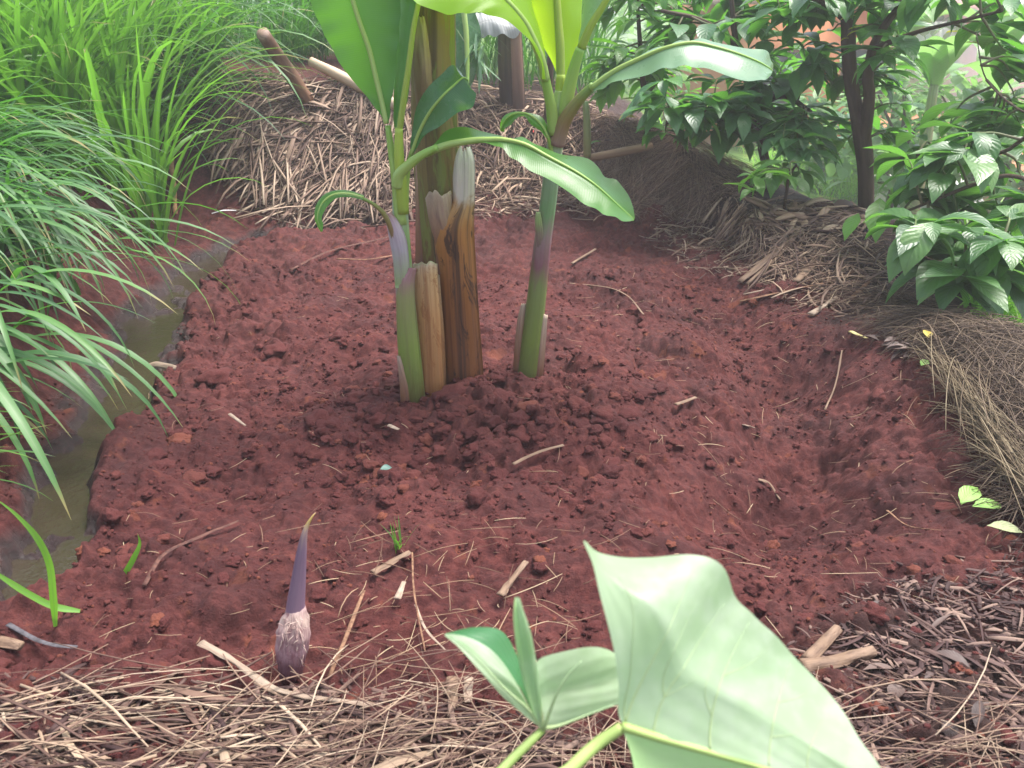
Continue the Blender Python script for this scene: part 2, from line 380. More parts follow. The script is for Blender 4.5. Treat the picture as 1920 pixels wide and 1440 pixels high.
def clodmat(name='soil_clod'):
    s = MT(name); P = s.tc('Object'); n2 = s.noise(30., P, 5, .7); n3 = s.noise(170., P, 4, .75)
    col = s.ramp(s.isl(), [(.0, (.060, .0145, .0145)), (.5, (.09, .022, .021)), (.88, (.12, .033, .028)), (1., (.19, .058, .033))])
    col = s.mix(s.mr(n2, .35, .7), s.mix(.3, col, (.075, .018, .018)), col)
    col = s.mix(s.ma('MULTIPLY', s.mr(n3, .5, .75), .5), col, (.19, .060, .051))
    return s.bsdf(col, .85, s.bump(s.ma('ADD', n2, n3), .8, .012), .22)
def watermat():
    s = MT('muddy_water'); P = s.tc('Object'); n = s.noise(7., P, 3); b = s.noise(60., P, 3, .6)
    col = s.mix(n, (.027, .020, .012), (.042, .031, .019))
    return s.bsdf(col, .07, s.bump(s.ma('ADD', b, s.ma('MULTIPLY', s.noise(14., P), 2.)), .28, .012), .6)
# ------------------------------------------------------------------ the ground, one sheet
def axis(a, b, step, lim, grow=1.13):
    c = [a]
    while c[-1] < b: c.append(c[-1]+step(c[-1]))
    lo, hi, s = [c[0]], [c[-1]], step(b)
    st = step(a)
    while lo[-1] > -lim: st *= grow; lo.append(lo[-1]-st)
    while hi[-1] < lim: s *= grow; hi.append(hi[-1]+s)
    return np.array(lo[:0:-1]+c+hi[1:])
xs = axis(-2.3, 2.25, lambda v: .0085, 120); ys = axis(1.0, 7.2, lambda v: .0042+.0021*max(v-1, 0), 120)
X, Yg = np.meshgrid(xs, ys); H = hf(X, Yg)
d_, r_ = ditch(X, Yg); sb_ = Yg-np.interp(X, BP[:, 0], BP[:, 1]); sl_ = np.interp(Yg, XD_Y, XD_X)-X-.16
wet = (1-sstep(.03, .085, H+.082+.05*fbm(X*7, Yg*7, 77, 3)))*(1-sstep(1.3*r_, 2.*r_, d_))
xr_ = np.interp(Yg, [0, 1.8, CW[0, 1], *CW[1:, 1], 8, 12], [2.1, 1.95, CW[0, 0], *CW[1:, 0], 1.0, 1.2])
mul = np.clip(np.maximum.reduce([sstep(.05, .5, sb_+.25*fbm(X*3, Yg*3, 81, 3))*sstep(-1.75, -1.25, X),
                                 sstep(-.42, -.1, X-xr_+.2*fbm(X*3, Yg*3, 85, 3)), sstep(1.42, 1.18, Yg+.12*fbm(X*3, Yg*3, 82, 3)),
                                 sstep(1.95, 1.5, Yg+.2*fbm(X*3, Yg*3, 83, 3))*sstep(.55, .95, X)]), 0, 1)
grn = np.clip(np.maximum(sstep(.35, .9, X-xr_), np.maximum(sstep(.85, 1.5, sl_)*sstep(2, 3, Yg), sstep(2.4, 3.2, sb_))), 0, 1)
yard = np.clip(sstep(4.2, 5.0, X-.2*Yg+.6*fbm(X*.5, Yg*.5, 90, 3)+.0)*sstep(7.5, 9, Yg), 0, 1)
nx = len(xs); I = np.arange(len(ys)-1)[:, None]*nx+np.arange(nx-1)[None]
Qg = np.stack([I, I+1, I+nx+1, I+nx], -1).reshape(-1, 4)
g = ob('ground', np.stack([X, Yg, H], -1).reshape(-1, 3), Qg, groundmat(), attrs={'wet': wet.ravel(), 'mulch': mul.ravel(), 'green': grn.ravel(), 'yard': yard.ravel()}, org=(0, 0, 0))
tag(g, kind='structure')
# muddy water standing in the ditch: a sheet at one level, meeting the banks where they rise through it
WL = -.082
dc = cr(DW[:, :2], 6); dr = cr(np.stack([DR, DR], 1), 6)[:, 0]*1.7+.06
tn = np.gradient(dc, axis=0); tn /= np.linalg.norm(tn, axis=1)[:, None]; pn = np.stack([-tn[:, 1], tn[:, 0]], 1)
wv = np.concatenate([np.hstack([dc+pn*dr[:, None]*k, np.full((len(dc), 1), WL)])[None] for k in np.linspace(-1, 1, 7)])
wv = wv.transpose(1, 0, 2).reshape(-1, 3); I = np.arange(len(dc)-1)[:, None]*7+np.arange(6)[None]
w = ob('ditch_water', wv, np.stack([I, I+1, I+8, I+7], -1).reshape(-1, 4), watermat()); tag(w, kind='structure')
# loose clods
def ico():
    t = (1+5**.5)/2
    v = np.array([(-1, t, 0), (1, t, 0), (-1, -t, 0), (1, -t, 0), (0, -1, t), (0, 1, t), (0, -1, -t), (0, 1, -t), (t, 0, -1), (t, 0, 1), (-t, 0, -1), (-t, 0, 1)], float)
    f = [(0, 11, 5), (0, 5, 1), (0, 1, 7), (0, 7, 10), (0, 10, 11), (1, 5, 9), (5, 11, 4), (11, 10, 2), (10, 7, 6), (7, 1, 8), (3, 9, 4), (3, 4, 2), (3, 2, 6), (3, 6, 8), (3, 8, 9), (4, 9, 5), (2, 4, 11), (6, 2, 10), (8, 6, 7), (9, 8, 1)]
    v = list(nrm(v))
    for _ in range(2):
        cache = {}; nf = []
        def mid(a, b):
            k = (min(a, b), max(a, b))
            if k not in cache: v.append(nrm(v[a]+v[b])); cache[k] = len(v)-1
            return cache[k]
        for a, b, c in f:
            x, y, z = mid(a, b), mid(b, c), mid(c, a); nf += [(a, x, z), (b, y, x), (c, z, y), (x, y, z)]
        f = nf
        if _ == 0: f1 = np.array(f)
    return np.array(v), np.array(f), f1
IV, IF, IF1 = ico()
def lumps(P, R, squash=.75):
    N = len(P); s = U(.75, 1.3, (N, 1, 3))*np.array([1, 1, squash]); k = U(-9, 9, (N, 1, 3))
    V = IV[None]*1.
    q = IV[None]*1.35+k; nz = (np.sin(q[..., 0]*2.3+1.7*np.sin(q[..., 1]*1.9))*np.sin(q[..., 1]*2.7+q[..., 2])+.5*np.sin(q[..., 2]*5.1+q[..., 0]*3.3)+.35*np.sin(q[..., 1]*7.7-q[..., 2]*5))
    V = V*(1+.26*nz[..., None])*s*R[:, None, None]
    a = U(0, 6.28, N); c, s_ = np.cos(a)[:, None], np.sin(a)[:, None]
    V = np.stack([V[..., 0]*c-V[..., 1]*s_, V[..., 0]*s_+V[..., 1]*c, V[..., 2]], -1)+P[:, None]
    return V.reshape(-1, 3), (IF[None]+np.arange(N)[:, None, None]*len(IV)).reshape(-1, 3)
n = 1900
x = np.concatenate([U(-1.75, 1.75, n), rng.normal(-.15, .45, 700), U(-1.5, 1.2, 300)]); y = np.concatenate([U(1.25, 5., n), rng.normal(2.85, .3, 700), U(1.3, 2.6, 300)])
keep = (soilmask(x, y) > .75) & (ditch(x, y)[0] > .17) & (U(0, 1, len(x)) < .35+1.1*sstep(-.2, .4, fbm(x*1.6, y*1.6, 131, 3))) & (y < 5.)
x, y = x[keep], y[keep]; R = .006+.020*U(0, 1, len(x))**2.5+.008*np.exp(-((x+.15)/.6)**2-((y-2.75)/.35)**2)*U(0, 1, len(x))
V, Q = lumps(np.stack([x, y, hf(x, y)-R*.15], -1), R, .65)
CLOD = clodmat(); _c0 = hit(570, 1240)[0]
n = 12000; xa = U(-1.9, 1.8, n); ya = 1.2+3.9*U(0, 1, n)**1.5; k = (soilmask(xa, ya) > .6) & (ditch(xa, ya)[0] > .13) & (U(0, 1, n) < .3+1.2*sstep(-.3, .4, fbm(xa*2.3, ya*2.3, 171, 3))); xa, ya = xa[k], ya[k]
IVb, IFb = IV, IF; IV, IF = IV[:42], IF1; Va, Qa = lumps(np.stack([xa, ya, hf(xa, ya)+.001], -1), U(.003, .0075, len(xa))); IV, IF = IVb, IFb
V, Q = np.vstack([V, Va]), np.vstack([Q, Qa+len(V)])
m = 90; i_ = rng.integers(5, 60, 60); xb = np.concatenate([rng.normal(-.2, .42, m), dc[i_ % len(dc), 0]+dr[i_ % len(dc)]*.95+U(-.03, .12, 60), U(-1.4, 1.5, 50)]); yb = np.concatenate([rng.normal(2.72, .16, m), dc[i_ % len(dc), 1]+U(-.05, .05, 60), U(1.5, 4.6, 50)])
Rb = U(.016, .042, len(xb)); k = (soilmask(xb, yb) > .7) & (np.hypot(xb-_c0[0], yb-_c0[1]) > .12); xb, yb, Rb = xb[k], yb[k], Rb[k]
Va, Qa = lumps(np.stack([xb, yb, hf(xb, yb)-Rb*.15], -1), Rb, .62); Q = np.vstack([Q, Qa+len(V)]); V = np.vstack([V, Va])
tag(ob('soil_clods', V, Q, CLOD), 'crumbs and lumps of loose red soil over the dug bed', 'soil', kind='stuff')
# the few big clods one can point to
for px, py, rp, lab in [(405, 716, 30, 'large orange red clod beside the muddy ditch'), (858, 750, 44, 'big rounded clod heaped against the foot of the banana stem'),
                        (705, 800, 26, 'round red clod in front of the left banana sucker'), (600, 795, 28, 'dark red clod left of the banana clump base'),
                        (1140, 860, 22, 'small orange clod right of the crossed straws'), (520, 660, 24, 'dark lump of soil in the middle of the left bed'),
                        (935, 760, 30, 'clod lying between the two banana stems at the front')]:
    p = hit(px, py)[0]; r = rp*np.linalg.norm(p-CAM)/F
    V, Q = lumps((p+[0, 0, -r*.1])[None], np.array([r*.85]), .62)
    tag(ob('soil_clod', V, Q, CLOD, org=p), lab, 'clod', 'big clods on the dug bed')
# ------------------------------------------------------------------ banana clump
def lw(y): return lambda *a: np.array(a)
def px_tube(pts, Y, n=14, sub=6, **k):   # (px, py, radius in px) at distance Y
    pts = np.array(pts, float); P = at(pts[:, 0], pts[:, 1], np.interp(np.linspace(0, 1, len(pts)), np.linspace(0, 1, len(np.atleast_1d(Y))), np.atleast_1d(Y)))
    dist = np.linalg.norm(P-CAM, axis=1)
    return tube(P, pts[:, 2]*dist/F, n, sub, **k)
def shell(name, st, Y, mat, parent, bulge=.5, sub=6, nu=7, dy=-.0, rag=None, thick=.004, label=None, ripple=0.):
    """a split leaf sheath: curved plate round the stem, from rows (left px, right px, py), bottom up, with thickness"""
    st = np.array(st, float); rows = cr(st, sub); m = len(rows); M = 2*nu+1; k = np.linspace(-1, 1, M)
    px = rows[:, :1]+(rows[:, 1:2]-rows[:, :1])*(k[None]*.5+.5); py = np.repeat(rows[:, 2:3], M, 1)
    if rag is not None:
        sh = rag*(fbm(k*3.1+st[0, 0], k*0+.5, 7, 3)+.5*fbm(k*9+st[0, 0], k*0+.5, 9, 2))
        py = py+sh[None]*np.linspace(0, 1, m)[:, None]**4
    Yv = np.interp(np.linspace(0, 1, m), np.linspace(0, 1, len(np.atleast_1d(Y))), np.atleast_1d(Y))
    wid = (rows[:, 1]-rows[:, 0])*.5*Yv*1.06/F
    fib = .0009*np.sin(k*17+3*fbm(k*2+st[0, 0], k*0, 44, 2)+st[0, 1])+.0010*np.sin(k*41+st[0, 0])
    Yg_ = Yv[:, None]+fib[None]-bulge*wid[:, None]*(np.sqrt(1-.92*k[None]**2))+dy
    if ripple: Yg_ = Yg_+ripple*(fbm(k[None]*3+np.zeros((m, 1)), np.linspace(0, 4, m)[:, None]+k[None]*0, 12, 3))
    A = at(px, py, Yg_); B = A+np.array([0, thick, 0])
    V = np.concatenate([A.reshape(-1, 3), B.reshape(-1, 3)]); n = m*M
    I = np.arange(m-1)[:, None]*M+np.arange(M-1)[None]
    f = np.stack([I, I+1, I+M+1, I+M], -1).reshape(-1, 4); Q = [f, f[:, ::-1]+n]
    for e in (np.arange(m)*M, np.arange(m)*M+M-1):
        Q.append(np.stack([e[:-1], e[1:], e[1:]+n, e[:-1]+n], -1))
    for e in (np.arange(M), (m-1)*M+np.arange(M)):
        Q.append(np.stack([e[:-1], e[1:], e[1:]+n, e[:-1]+n], -1))
    uv = np.stack(np.broadcast_arrays((k*.5+.5)[None]*.35, np.linspace(0, 1, m)[:, None]), -1).reshape(-1, 2)
    o = ob(name, V, np.vstack(Q), mat, parent, np.vstack([uv, uv]))
    if label: o['label'] = label
    return o
def bleaf(parent, st, Y, mat, mid=None, midr=(5, 1.5), name='leaf', midY=0., label=None, **k):
    """a banana leaf: blade from stations + a raised midrib under it"""
    V, Q, uv, Mw, Nn = patch(st, *Y, **k)
    o = ob(name, V, Q, mat, parent, uv); ORG[o.name] = ORG[parent.name]
    if label: o['label'] = label
    if mid is not None:
        d = np.linalg.norm(Mw-CAM, axis=1)*np.interp(np.linspace(0, 1, len(Mw)), np.linspace(0, 1, len(midr)), midr)/F
        V, Q, uv = tube(Mw, d, 8, 1)
        ob('midrib', V, Q, mid, o, uv)
    return o
LG = leafmat('banana_leaf_green', [(.035, .11, .02), (.06, .19, .03), (.09, .24, .045)], (.22, .62, .03), .38, .33, (.20, .36, .07), 150, .018, .035, .15, .16, rnd=False, nsc=5, veinmix=.75)
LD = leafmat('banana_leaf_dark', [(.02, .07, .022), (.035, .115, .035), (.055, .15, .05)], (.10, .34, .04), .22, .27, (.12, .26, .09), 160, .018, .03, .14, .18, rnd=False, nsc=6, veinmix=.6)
LY = leafmat('banana_leaf_young', [(.12, .30, .015), (.20, .42, .02), (.27, .48, .03)], (.62, .92, .03), .62, .38, (.36, .50, .10), 150, .02, .03, .14, .14, rnd=False, nsc=4, veinmix=.75)
LP = leafmat('banana_leaf_pale', [(.09, .19, .09), (.14, .26, .14), (.19, .32, .19)], (.25, .5, .12), .30, .3, (.22, .36, .2), 170, .02, .02, .14, .14, rnd=False, nsc=6, spec=.7, veinmix=.4)
RIB = stemmat('banana_midrib', [(0, (.30, .42, .12)), (.4, (.28, .40, .09)), (1, (.22, .40, .07))], (.2, .3, .06), .35, .25)
RIBY = stemmat('banana_midrib_yellow', [(0, (.30, .40, .06)), (.5, (.38, .50, .06)), (1, (.42, .56, .08))], (.25, .33, .05), .35, .25, trans=.2)
RIBP = stemmat('banana_petiole_brown', [(0, (.26, .17, .16)), (.35, (.22, .15, .06)), (.7, (.20, .20, .05)), (1, (.16, .30, .06))], (.10, .08, .03), .4, .3)
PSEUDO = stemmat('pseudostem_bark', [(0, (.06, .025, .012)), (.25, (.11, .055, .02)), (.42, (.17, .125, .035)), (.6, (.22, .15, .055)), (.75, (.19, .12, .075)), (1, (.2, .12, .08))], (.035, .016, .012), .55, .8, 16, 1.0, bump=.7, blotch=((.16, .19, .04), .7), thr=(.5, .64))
DRYB = stemmat('dry_sheath_brown', [(0, (.16, .055, .018)), (.3, (.24, .09, .022)), (.5, (.36, .15, .035)), (.6, (.42, .23, .10)), (.66, (.60, .53, .48)), (1, (.72, .69, .68))], (.026, .009, .007), .55, .85, 9, .45, bump=.6, blotch=((.025, .009, .007), .85), thr=(.50, .62), fade=.66)
DRYT = stemmat('dry_sheath_tan', [(0, (.26, .11, .035)), (.4, (.42, .22, .085)), (.75, (.52, .34, .17)), (.93, (.55, .43, .30)), (1, (.40, .42, .25))], (.20, .075, .02), .6, .75, 9, .5, bump=.6, blotch=((.22, .075, .02), .6), thr=(.5, .62))
DRYP = stemmat('dry_sheath_torn', [(0, (.12, .05, .025)), (.3, (.22, .10, .05)), (.6, (.33, .21, .14)), (1, (.47, .36, .27))], (.13, .07, .07), .6, .6, 8, 1.2, bump=.4)
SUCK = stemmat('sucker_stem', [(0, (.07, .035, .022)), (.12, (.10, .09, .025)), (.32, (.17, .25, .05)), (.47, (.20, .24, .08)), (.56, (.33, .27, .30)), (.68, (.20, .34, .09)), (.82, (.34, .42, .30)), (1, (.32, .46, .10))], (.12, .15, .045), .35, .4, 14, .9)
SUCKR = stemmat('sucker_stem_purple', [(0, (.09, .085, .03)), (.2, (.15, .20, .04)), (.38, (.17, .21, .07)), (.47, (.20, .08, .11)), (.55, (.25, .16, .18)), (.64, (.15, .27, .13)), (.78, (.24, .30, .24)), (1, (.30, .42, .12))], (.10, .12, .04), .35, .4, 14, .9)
SHPUR = stemmat('sheath_purple', [(0, (.10, .10, .03)), (.3, (.18, .25, .05)), (.6, (.24, .25, .10)), (.8, (.30, .17, .17)), (1, (.26, .11, .13))], (.15, .12, .06), .38, .4, 10, .9)
SHGREY = stemmat('sheath_grey_purple', [(0, (.24, .33, .12)), (.4, (.40, .36, .40)), (.75, (.42, .32, .36)), (1, (.30, .16, .12))], (.22, .14, .17), .4, .4, 10, .9)

SHTIP = stemmat('sheath_tip_green', [(0, (.16, .08, .10)), (.4, (.22, .17, .14)), (.7, (.26, .34, .14)), (1, (.36, .46, .22))], (.15, .12, .08), .4, .4, 10, .9)
# --- the mature stem
root = thing('banana_plant', 'thick mature banana stem with peeling brown sheaths between two green suckers', 'banana plant', hit(850, 728)[0])
V, Q, uv = px_tube([(858, 760, 46), (850, 640, 46), (838, 520, 45), (826, 400, 43), (818, 280, 42), (812, 160, 40), (812, 60, 39), (812, -80, 37), (812, -260, 34), (812, -420, 30)], (3.2, 3.2), 28, 8, rough=.05)
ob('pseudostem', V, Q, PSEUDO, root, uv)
shell('dry_sheath', [(832, 908, 748), (828, 906, 690), (824, 899, 600), (818, 893, 500), (816, 889, 430), (846, 890, 380), (849, 891, 330), (853, 889, 298), (860, 881, 278)], (3.14, 3.13), DRYB, root, .85, rag=20, ripple=.010, label='tall dry sheath, orange brown below and papery white at its tip')
shell('torn_sheath', [(818, 866, 520), (812, 860, 450), (803, 850, 405), (797, 846, 362)], (3.135, 3.12), DRYP, root, .9, rag=22, ripple=.012, label='short torn tan sheath with a ragged top')
shell('sheath_strip', [(778, 800, 540), (779, 797, 440), (779, 793, 330), (778, 790, 250)], (3.16, 3.16), DRYP, root, .6, rag=8)
shell('peeling_bark', [(786, 822, 230), (776, 812, 160), (772, 806, 90), (778, 796, 30)], (3.13, 3.125), stemmat('peeled_bark', [(0, (.17, .08, .04)), (.5, (.30, .20, .14)), (1, (.42, .36, .30))], (.16, .07, .035), .6, .65, 9, 1.3), root, .8, rag=14, ripple=.01, label='whitish peeled patch on the upper stem')
shell('green_sheath', [(836, 858, 300), (832, 856, 200), (828, 853, 90), (826, 851, -60)], (3.18, 3.18), stemmat('green_bark', [(0, (.11, .13, .025)), (.5, (.17, .20, .04)), (1, (.20, .22, .05))], (.07, .06, .02), .5, .5, 9, 1), root, 1., rag=3)
# --- cut stub in front of it
stub = thing('banana_stub', 'short cut banana stub with pale tan sheaths in front of the thick stem', 'banana stub', hit(806, 738)[0])
shell('dry_sheath', [(782, 836, 752), (781, 832, 690), (777, 828, 600), (775, 823, 540), (773, 821, 508), (774, 820, 492)], (3.05, 3.06), DRYT, stub, .8, rag=15, ripple=.004)
shell('inner_sheath', [(812, 838, 752), (810, 834, 640), (806, 828, 560), (806, 824, 512)], (3.085, 3.085), DRYT, stub, .6, rag=14)
V, Q, uv = px_tube([(812, 765, 26), (808, 690, 25), (802, 600, 23), (798, 530, 20), (796, 512, 16)], 3.1, 16); ob('core', V, Q, DRYP, stub, uv)

# --- left sucker
ls = thing('banana_sucker', 'young banana sucker left of the thick stem with a long drooping leaf', 'banana sucker', hit(778, 765)[0], 'young banana suckers')
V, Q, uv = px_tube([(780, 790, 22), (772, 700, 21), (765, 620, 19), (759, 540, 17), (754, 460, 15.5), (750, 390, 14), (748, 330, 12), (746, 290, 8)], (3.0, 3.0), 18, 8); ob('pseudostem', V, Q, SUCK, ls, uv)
shell('sheath', [(752, 796, 775), (748, 790, 690), (744, 783, 620), (743, 778, 560), (745, 778, 525), (760, 781, 503)], (3.0, 2.99), SHPUR, ls, .95, rag=2)
shell('sheath', [(741, 768, 540), (737, 767, 490), (730, 762, 450), (724, 750, 420), (716, 735, 400)], (2.99, 2.97), SHGREY, ls, .9)
shell('dry_sheath', [(752, 776, 785), (750, 770, 730), (746, 758, 690), (744, 750, 668)], (2.97, 2.97), DRYP, ls, .7, rag=4)
P_ = px_tube([(752, 420, 12), (744, 340, 10), (735, 290, 7), (727, 235, 5)], (2.99, 3.0), 12); ob('petiole', *P_[:2], RIB, ls, P_[2])
bleaf(ls, [(719, 226, 725, 232, 728, 234), (700, 196, 717, 195, 732, 205), (668, 160, 706, 150, 738, 165), (636, 115, 692, 92, 744, 110), (604, 55, 672, 35, 749, 50), (574, -20, 650, -40, 752, -20), (545, -120, 622, -150, 745, -110), (530, -240, 595, -270, 700, -230), (530, -350, 565, -380, 630, -330), (540, -420, 545, -425, 552, -415)],
      ((3.0, 3.12, 3.3), (2.99, 3.03, 3.15), (2.98, 3.0, 3.05)), LG, RIB, (5, 4.5, 4, 2.5, 1), camber=-.08, ripple=.004, rs=1)
P_ = px_tube([(756, 400, 11), (752, 340, 10.5), (748, 290, 9), (748, 240, 7)], (2.98, 2.97), 12); ob('petiole', *P_[:2], RIBY, ls, P_[2])
bleaf(ls, [(738, 235, 748, 250, 751, 250), (738, 190, 757, 185, 763, 190), (742, 130, 766, 125, 772, 128), (745, 60, 775, 55, 779, 58), (747, -10, 787, -10, 793, -10), (750, -120, 800, -130, 812, -120), (770, -260, 812, -270, 830, -255), (812, -340, 815, -345, 819, -340)],
      ((3.03, 3.1), (2.97, 2.98), (3.02, 3.05)), LG, RIBY, (6, 5, 4, 2), camber=.12, ripple=.003, rs=3, label='half rolled upright leaf')
P_ = px_tube([(757, 400, 9), (761, 340, 6.5), (768, 300, 4.5), (776, 272, 3.5)], (3.0, 2.98), 10); ob('petiole', *P_[:2], RIB, ls, P_[2])
bleaf(ls, [(769, 292, 771, 290, 774, 289), (772, 248, 785, 250, 797, 254), (781, 202, 804, 213, 824, 237), (804, 163, 828, 182, 856, 213), (831, 136, 850, 161, 884, 202), (850, 122, 868, 146, 892, 182), (866, 135, 878, 150, 889, 170)],
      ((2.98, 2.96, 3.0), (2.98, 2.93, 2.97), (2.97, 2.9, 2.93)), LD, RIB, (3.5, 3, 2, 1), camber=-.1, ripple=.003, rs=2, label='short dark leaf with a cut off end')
P_ = px_tube([(745, 350, 11), (748, 328, 10), (768, 308, 9), (792, 290, 7.5), (820, 276, 6)], (2.97, 2.93), 12); ob('petiole', *P_[:2], RIB, ls, P_[2])
bleaf(ls, [(798, 288, 796, 289, 794, 293), (832, 250, 838, 272, 837, 277), (866, 237, 884, 264, 884, 269), (903, 244, 914, 262, 912, 268), (944, 258, 945, 262, 938, 277), (986, 260, 985, 271, 968, 302), (1042, 288, 1030, 295, 1020, 333), (1104, 296, 1080, 322, 1075, 367), (1130, 327, 1118, 348, 1116, 393), (1166, 346, 1153, 379, 1158, 410), (1184, 385, 1178, 402, 1180, 415), (1190, 409, 1189, 411, 1188, 414)],
      ((2.96, 3.0, 2.98, 2.85), (2.95, 2.9, 2.82, 2.75), (2.95, 2.88, 2.72, 2.68)), LG, RIB, (7, 6, 4, 3, 1.5, .8), camber=-.06, ripple=.004, rs=5, label='long leaf drooping to the right across the thick stem')
P_ = px_tube([(748, 470, 10), (737, 432, 8), (722, 404, 5), (702, 384, 3.5), (676, 370, 3)], (2.98, 2.93), 10); ob('petiole', *P_[:2], RIBP, ls, P_[2])
bleaf(ls, [(682, 366, 682, 371, 681, 375), (655, 357, 656, 364, 657, 370), (628, 357, 630, 364, 633, 371), (606, 366, 611, 374, 618, 382), (592, 386, 599, 392, 608, 396), (590, 408, 596, 410, 603, 410), (596, 424, 600, 424, 606, 420), (603, 434, 604, 434, 605, 433)],
      ((2.94, 2.9), (2.93, 2.88), (2.92, 2.87)), LG, RIB, (3, 2, 1), camber=-.2, sub=4, label='small narrow leaf curling down on the left')

# --- right sucker
rs_ = thing('banana_sucker', 'taller banana sucker standing apart on the right with purple stem and bright backlit leaves', 'banana sucker', hit(992, 712)[0], 'young banana suckers')
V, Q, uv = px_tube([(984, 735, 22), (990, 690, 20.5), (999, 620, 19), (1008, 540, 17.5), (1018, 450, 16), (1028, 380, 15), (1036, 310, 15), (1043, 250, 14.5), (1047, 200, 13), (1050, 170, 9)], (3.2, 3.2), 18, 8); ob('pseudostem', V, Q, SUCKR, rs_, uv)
shell('dry_sheath', [(960, 984, 725), (964, 980, 660), (970, 984, 600), (978, 986, 570)], (3.2, 3.2), DRYP, rs_, .9, rag=3)
shell('dry_sheath', [(990, 1016, 725), (1000, 1020, 690), (1006, 1024, 640), (1016, 1027, 590)], (3.19, 3.19), DRYP, rs_, .7, rag=3)
shell('sheath_tip', [(1007, 1020, 478), (1005, 1020, 445), (1003, 1017, 418), (1005, 1013, 398)], (3.185, 3.165), SHTIP, rs_, .9, rag=2)
P_ = px_tube([(1044, 270, 15), (1056, 232, 13), (1074, 202, 11), (1094, 178, 9), (1112, 160, 6.5)], (3.18, 3.1), 12); ob('petiole', *P_[:2], RIBP, rs_, P_[2])
bleaf(rs_, [(1104, 160, 1108, 166, 1116, 172), (1150, 130, 1152, 134, 1152, 155), (1200, 104, 1200, 110, 1205, 141), (1250, 84, 1248, 90, 1250, 128), (1300, 74, 1298, 80, 1298, 124), (1345, 78, 1342, 88, 1344, 136), (1400, 90, 1382, 100, 1386, 147), (1440, 98, 1418, 114, 1420, 152), (1447, 118, 1440, 126, 1440, 146), (1450, 132, 1449, 133, 1448, 136)],
      ((3.12, 3.1, 3.1, 3.2), (3.08, 2.98, 2.95, 3.0), (3.05, 2.88, 2.82, 2.9)), LP, RIB, (6, 4, 3, 2, 1), camber=-.06, ripple=.004, rs=7, label='long greyish leaf arching out to the right')
P_ = px_tube([(1046, 235, 13), (1049, 185, 9), (1051, 140, 8)], (3.2, 3.2), 12); ob('petiole', *P_[:2], RIBY, rs_, P_[2])
bleaf(rs_, [(1046, 150, 1051, 160, 1056, 158), (1038, 122, 1051, 125, 1068, 128), (1018, 86, 1050, 80, 1082, 88), (1001, 50, 1047, 40, 1098, 45), (985, 5, 1044, -10, 1092, -5), (968, -60, 1040, -80, 1086, -70), (960, -170, 1034, -190, 1090, -180), (970, -290, 1028, -310, 1080, -290), (1015, -390, 1022, -400, 1030, -390)],
      ((3.25, 3.3, 3.4), (3.2, 3.25, 3.4), (3.25, 3.32, 3.42)), LY, RIBY, (8, 7.5, 6, 4, 2), camber=.12, ripple=.004, rs=4, label='big upright yellow green leaf glowing in the light')
P_ = px_tube([(1040, 250, 13), (1034, 205, 10), (1026, 165, 8.5), (1018, 125, 8)], (3.18, 3.12), 12); ob('petiole', *P_[:2], RIB, rs_, P_[2])
bleaf(rs_, [(1026, 150, 1023, 150, 1019, 148), (1020, 112, 1014, 110, 1006, 92), (1012, 68, 1000, 76, 976, 62), (1000, 26, 982, 40, 940, 34), (985, -20, 950, 2, 893, 24), (940, -80, 900, -40, 840, 26), (850, -110, 830, -50, 795, 14), (775, -60, 768, -20, 760, -12), (748, -5, 747, -3, 746, 0)],
      ((3.15, 3.3, 3.3), (3.12, 3.02, 2.95), (3.08, 2.9, 2.8)), LY, RIB, (8, 7, 5, 3, 1.5), camber=-.1, ripple=.004, rs=8, label='broad leaf arching over to the left at the top')
P_ = px_tube([(1056, 225, 13), (1064, 180, 12), (1076, 130, 10), (1088, 90, 8)], (3.19, 3.15), 12); ob('petiole', *P_[:2], RIB, rs_, P_[2])
bleaf(rs_, [(1084, 92, 1090, 90, 1096, 92), (1088, 55, 1106, 52, 1109, 57), (1092, 5, 1130, 12, 1134, 20), (1098, -60, 1160, -40, 1166, -32), (1130, -130, 1190, -100, 1195, -92), (1200, -170, 1220, -160, 1224, -150)],
      ((3.2, 3.25), (3.15, 3.1), (3.16, 3.12)), LP, RIBY, (8, 6, 4, 2), camber=.15, ripple=.003, rs=9, label='half rolled pale leaf leaning right')
P_ = px_tube([(1036, 300, 5), (1032, 272, 4), (1026, 255, 3)], (3.18, 3.16), 8); ob('petiole', *P_[:2], RIB, rs_, P_[2])
bleaf(rs_, [(1024, 256, 1027, 258, 1030, 256), (1013, 245, 1019, 240, 1026, 236), (995, 233, 1004, 223, 1014, 218), (982, 216, 985, 213, 988, 211), (968, 222, 966, 213, 966, 209), (958, 234, 950, 222, 948, 215), (946, 240, 942, 236, 939, 228), (940, 246, 939, 246, 938, 245)],
      ((3.12, 3.1), (3.15, 3.15), (3.2, 3.25)), LG, RIB, (2.5, 2, 1), camber=-.15, sub=4, label='small leaf bent over on the left of the stem')

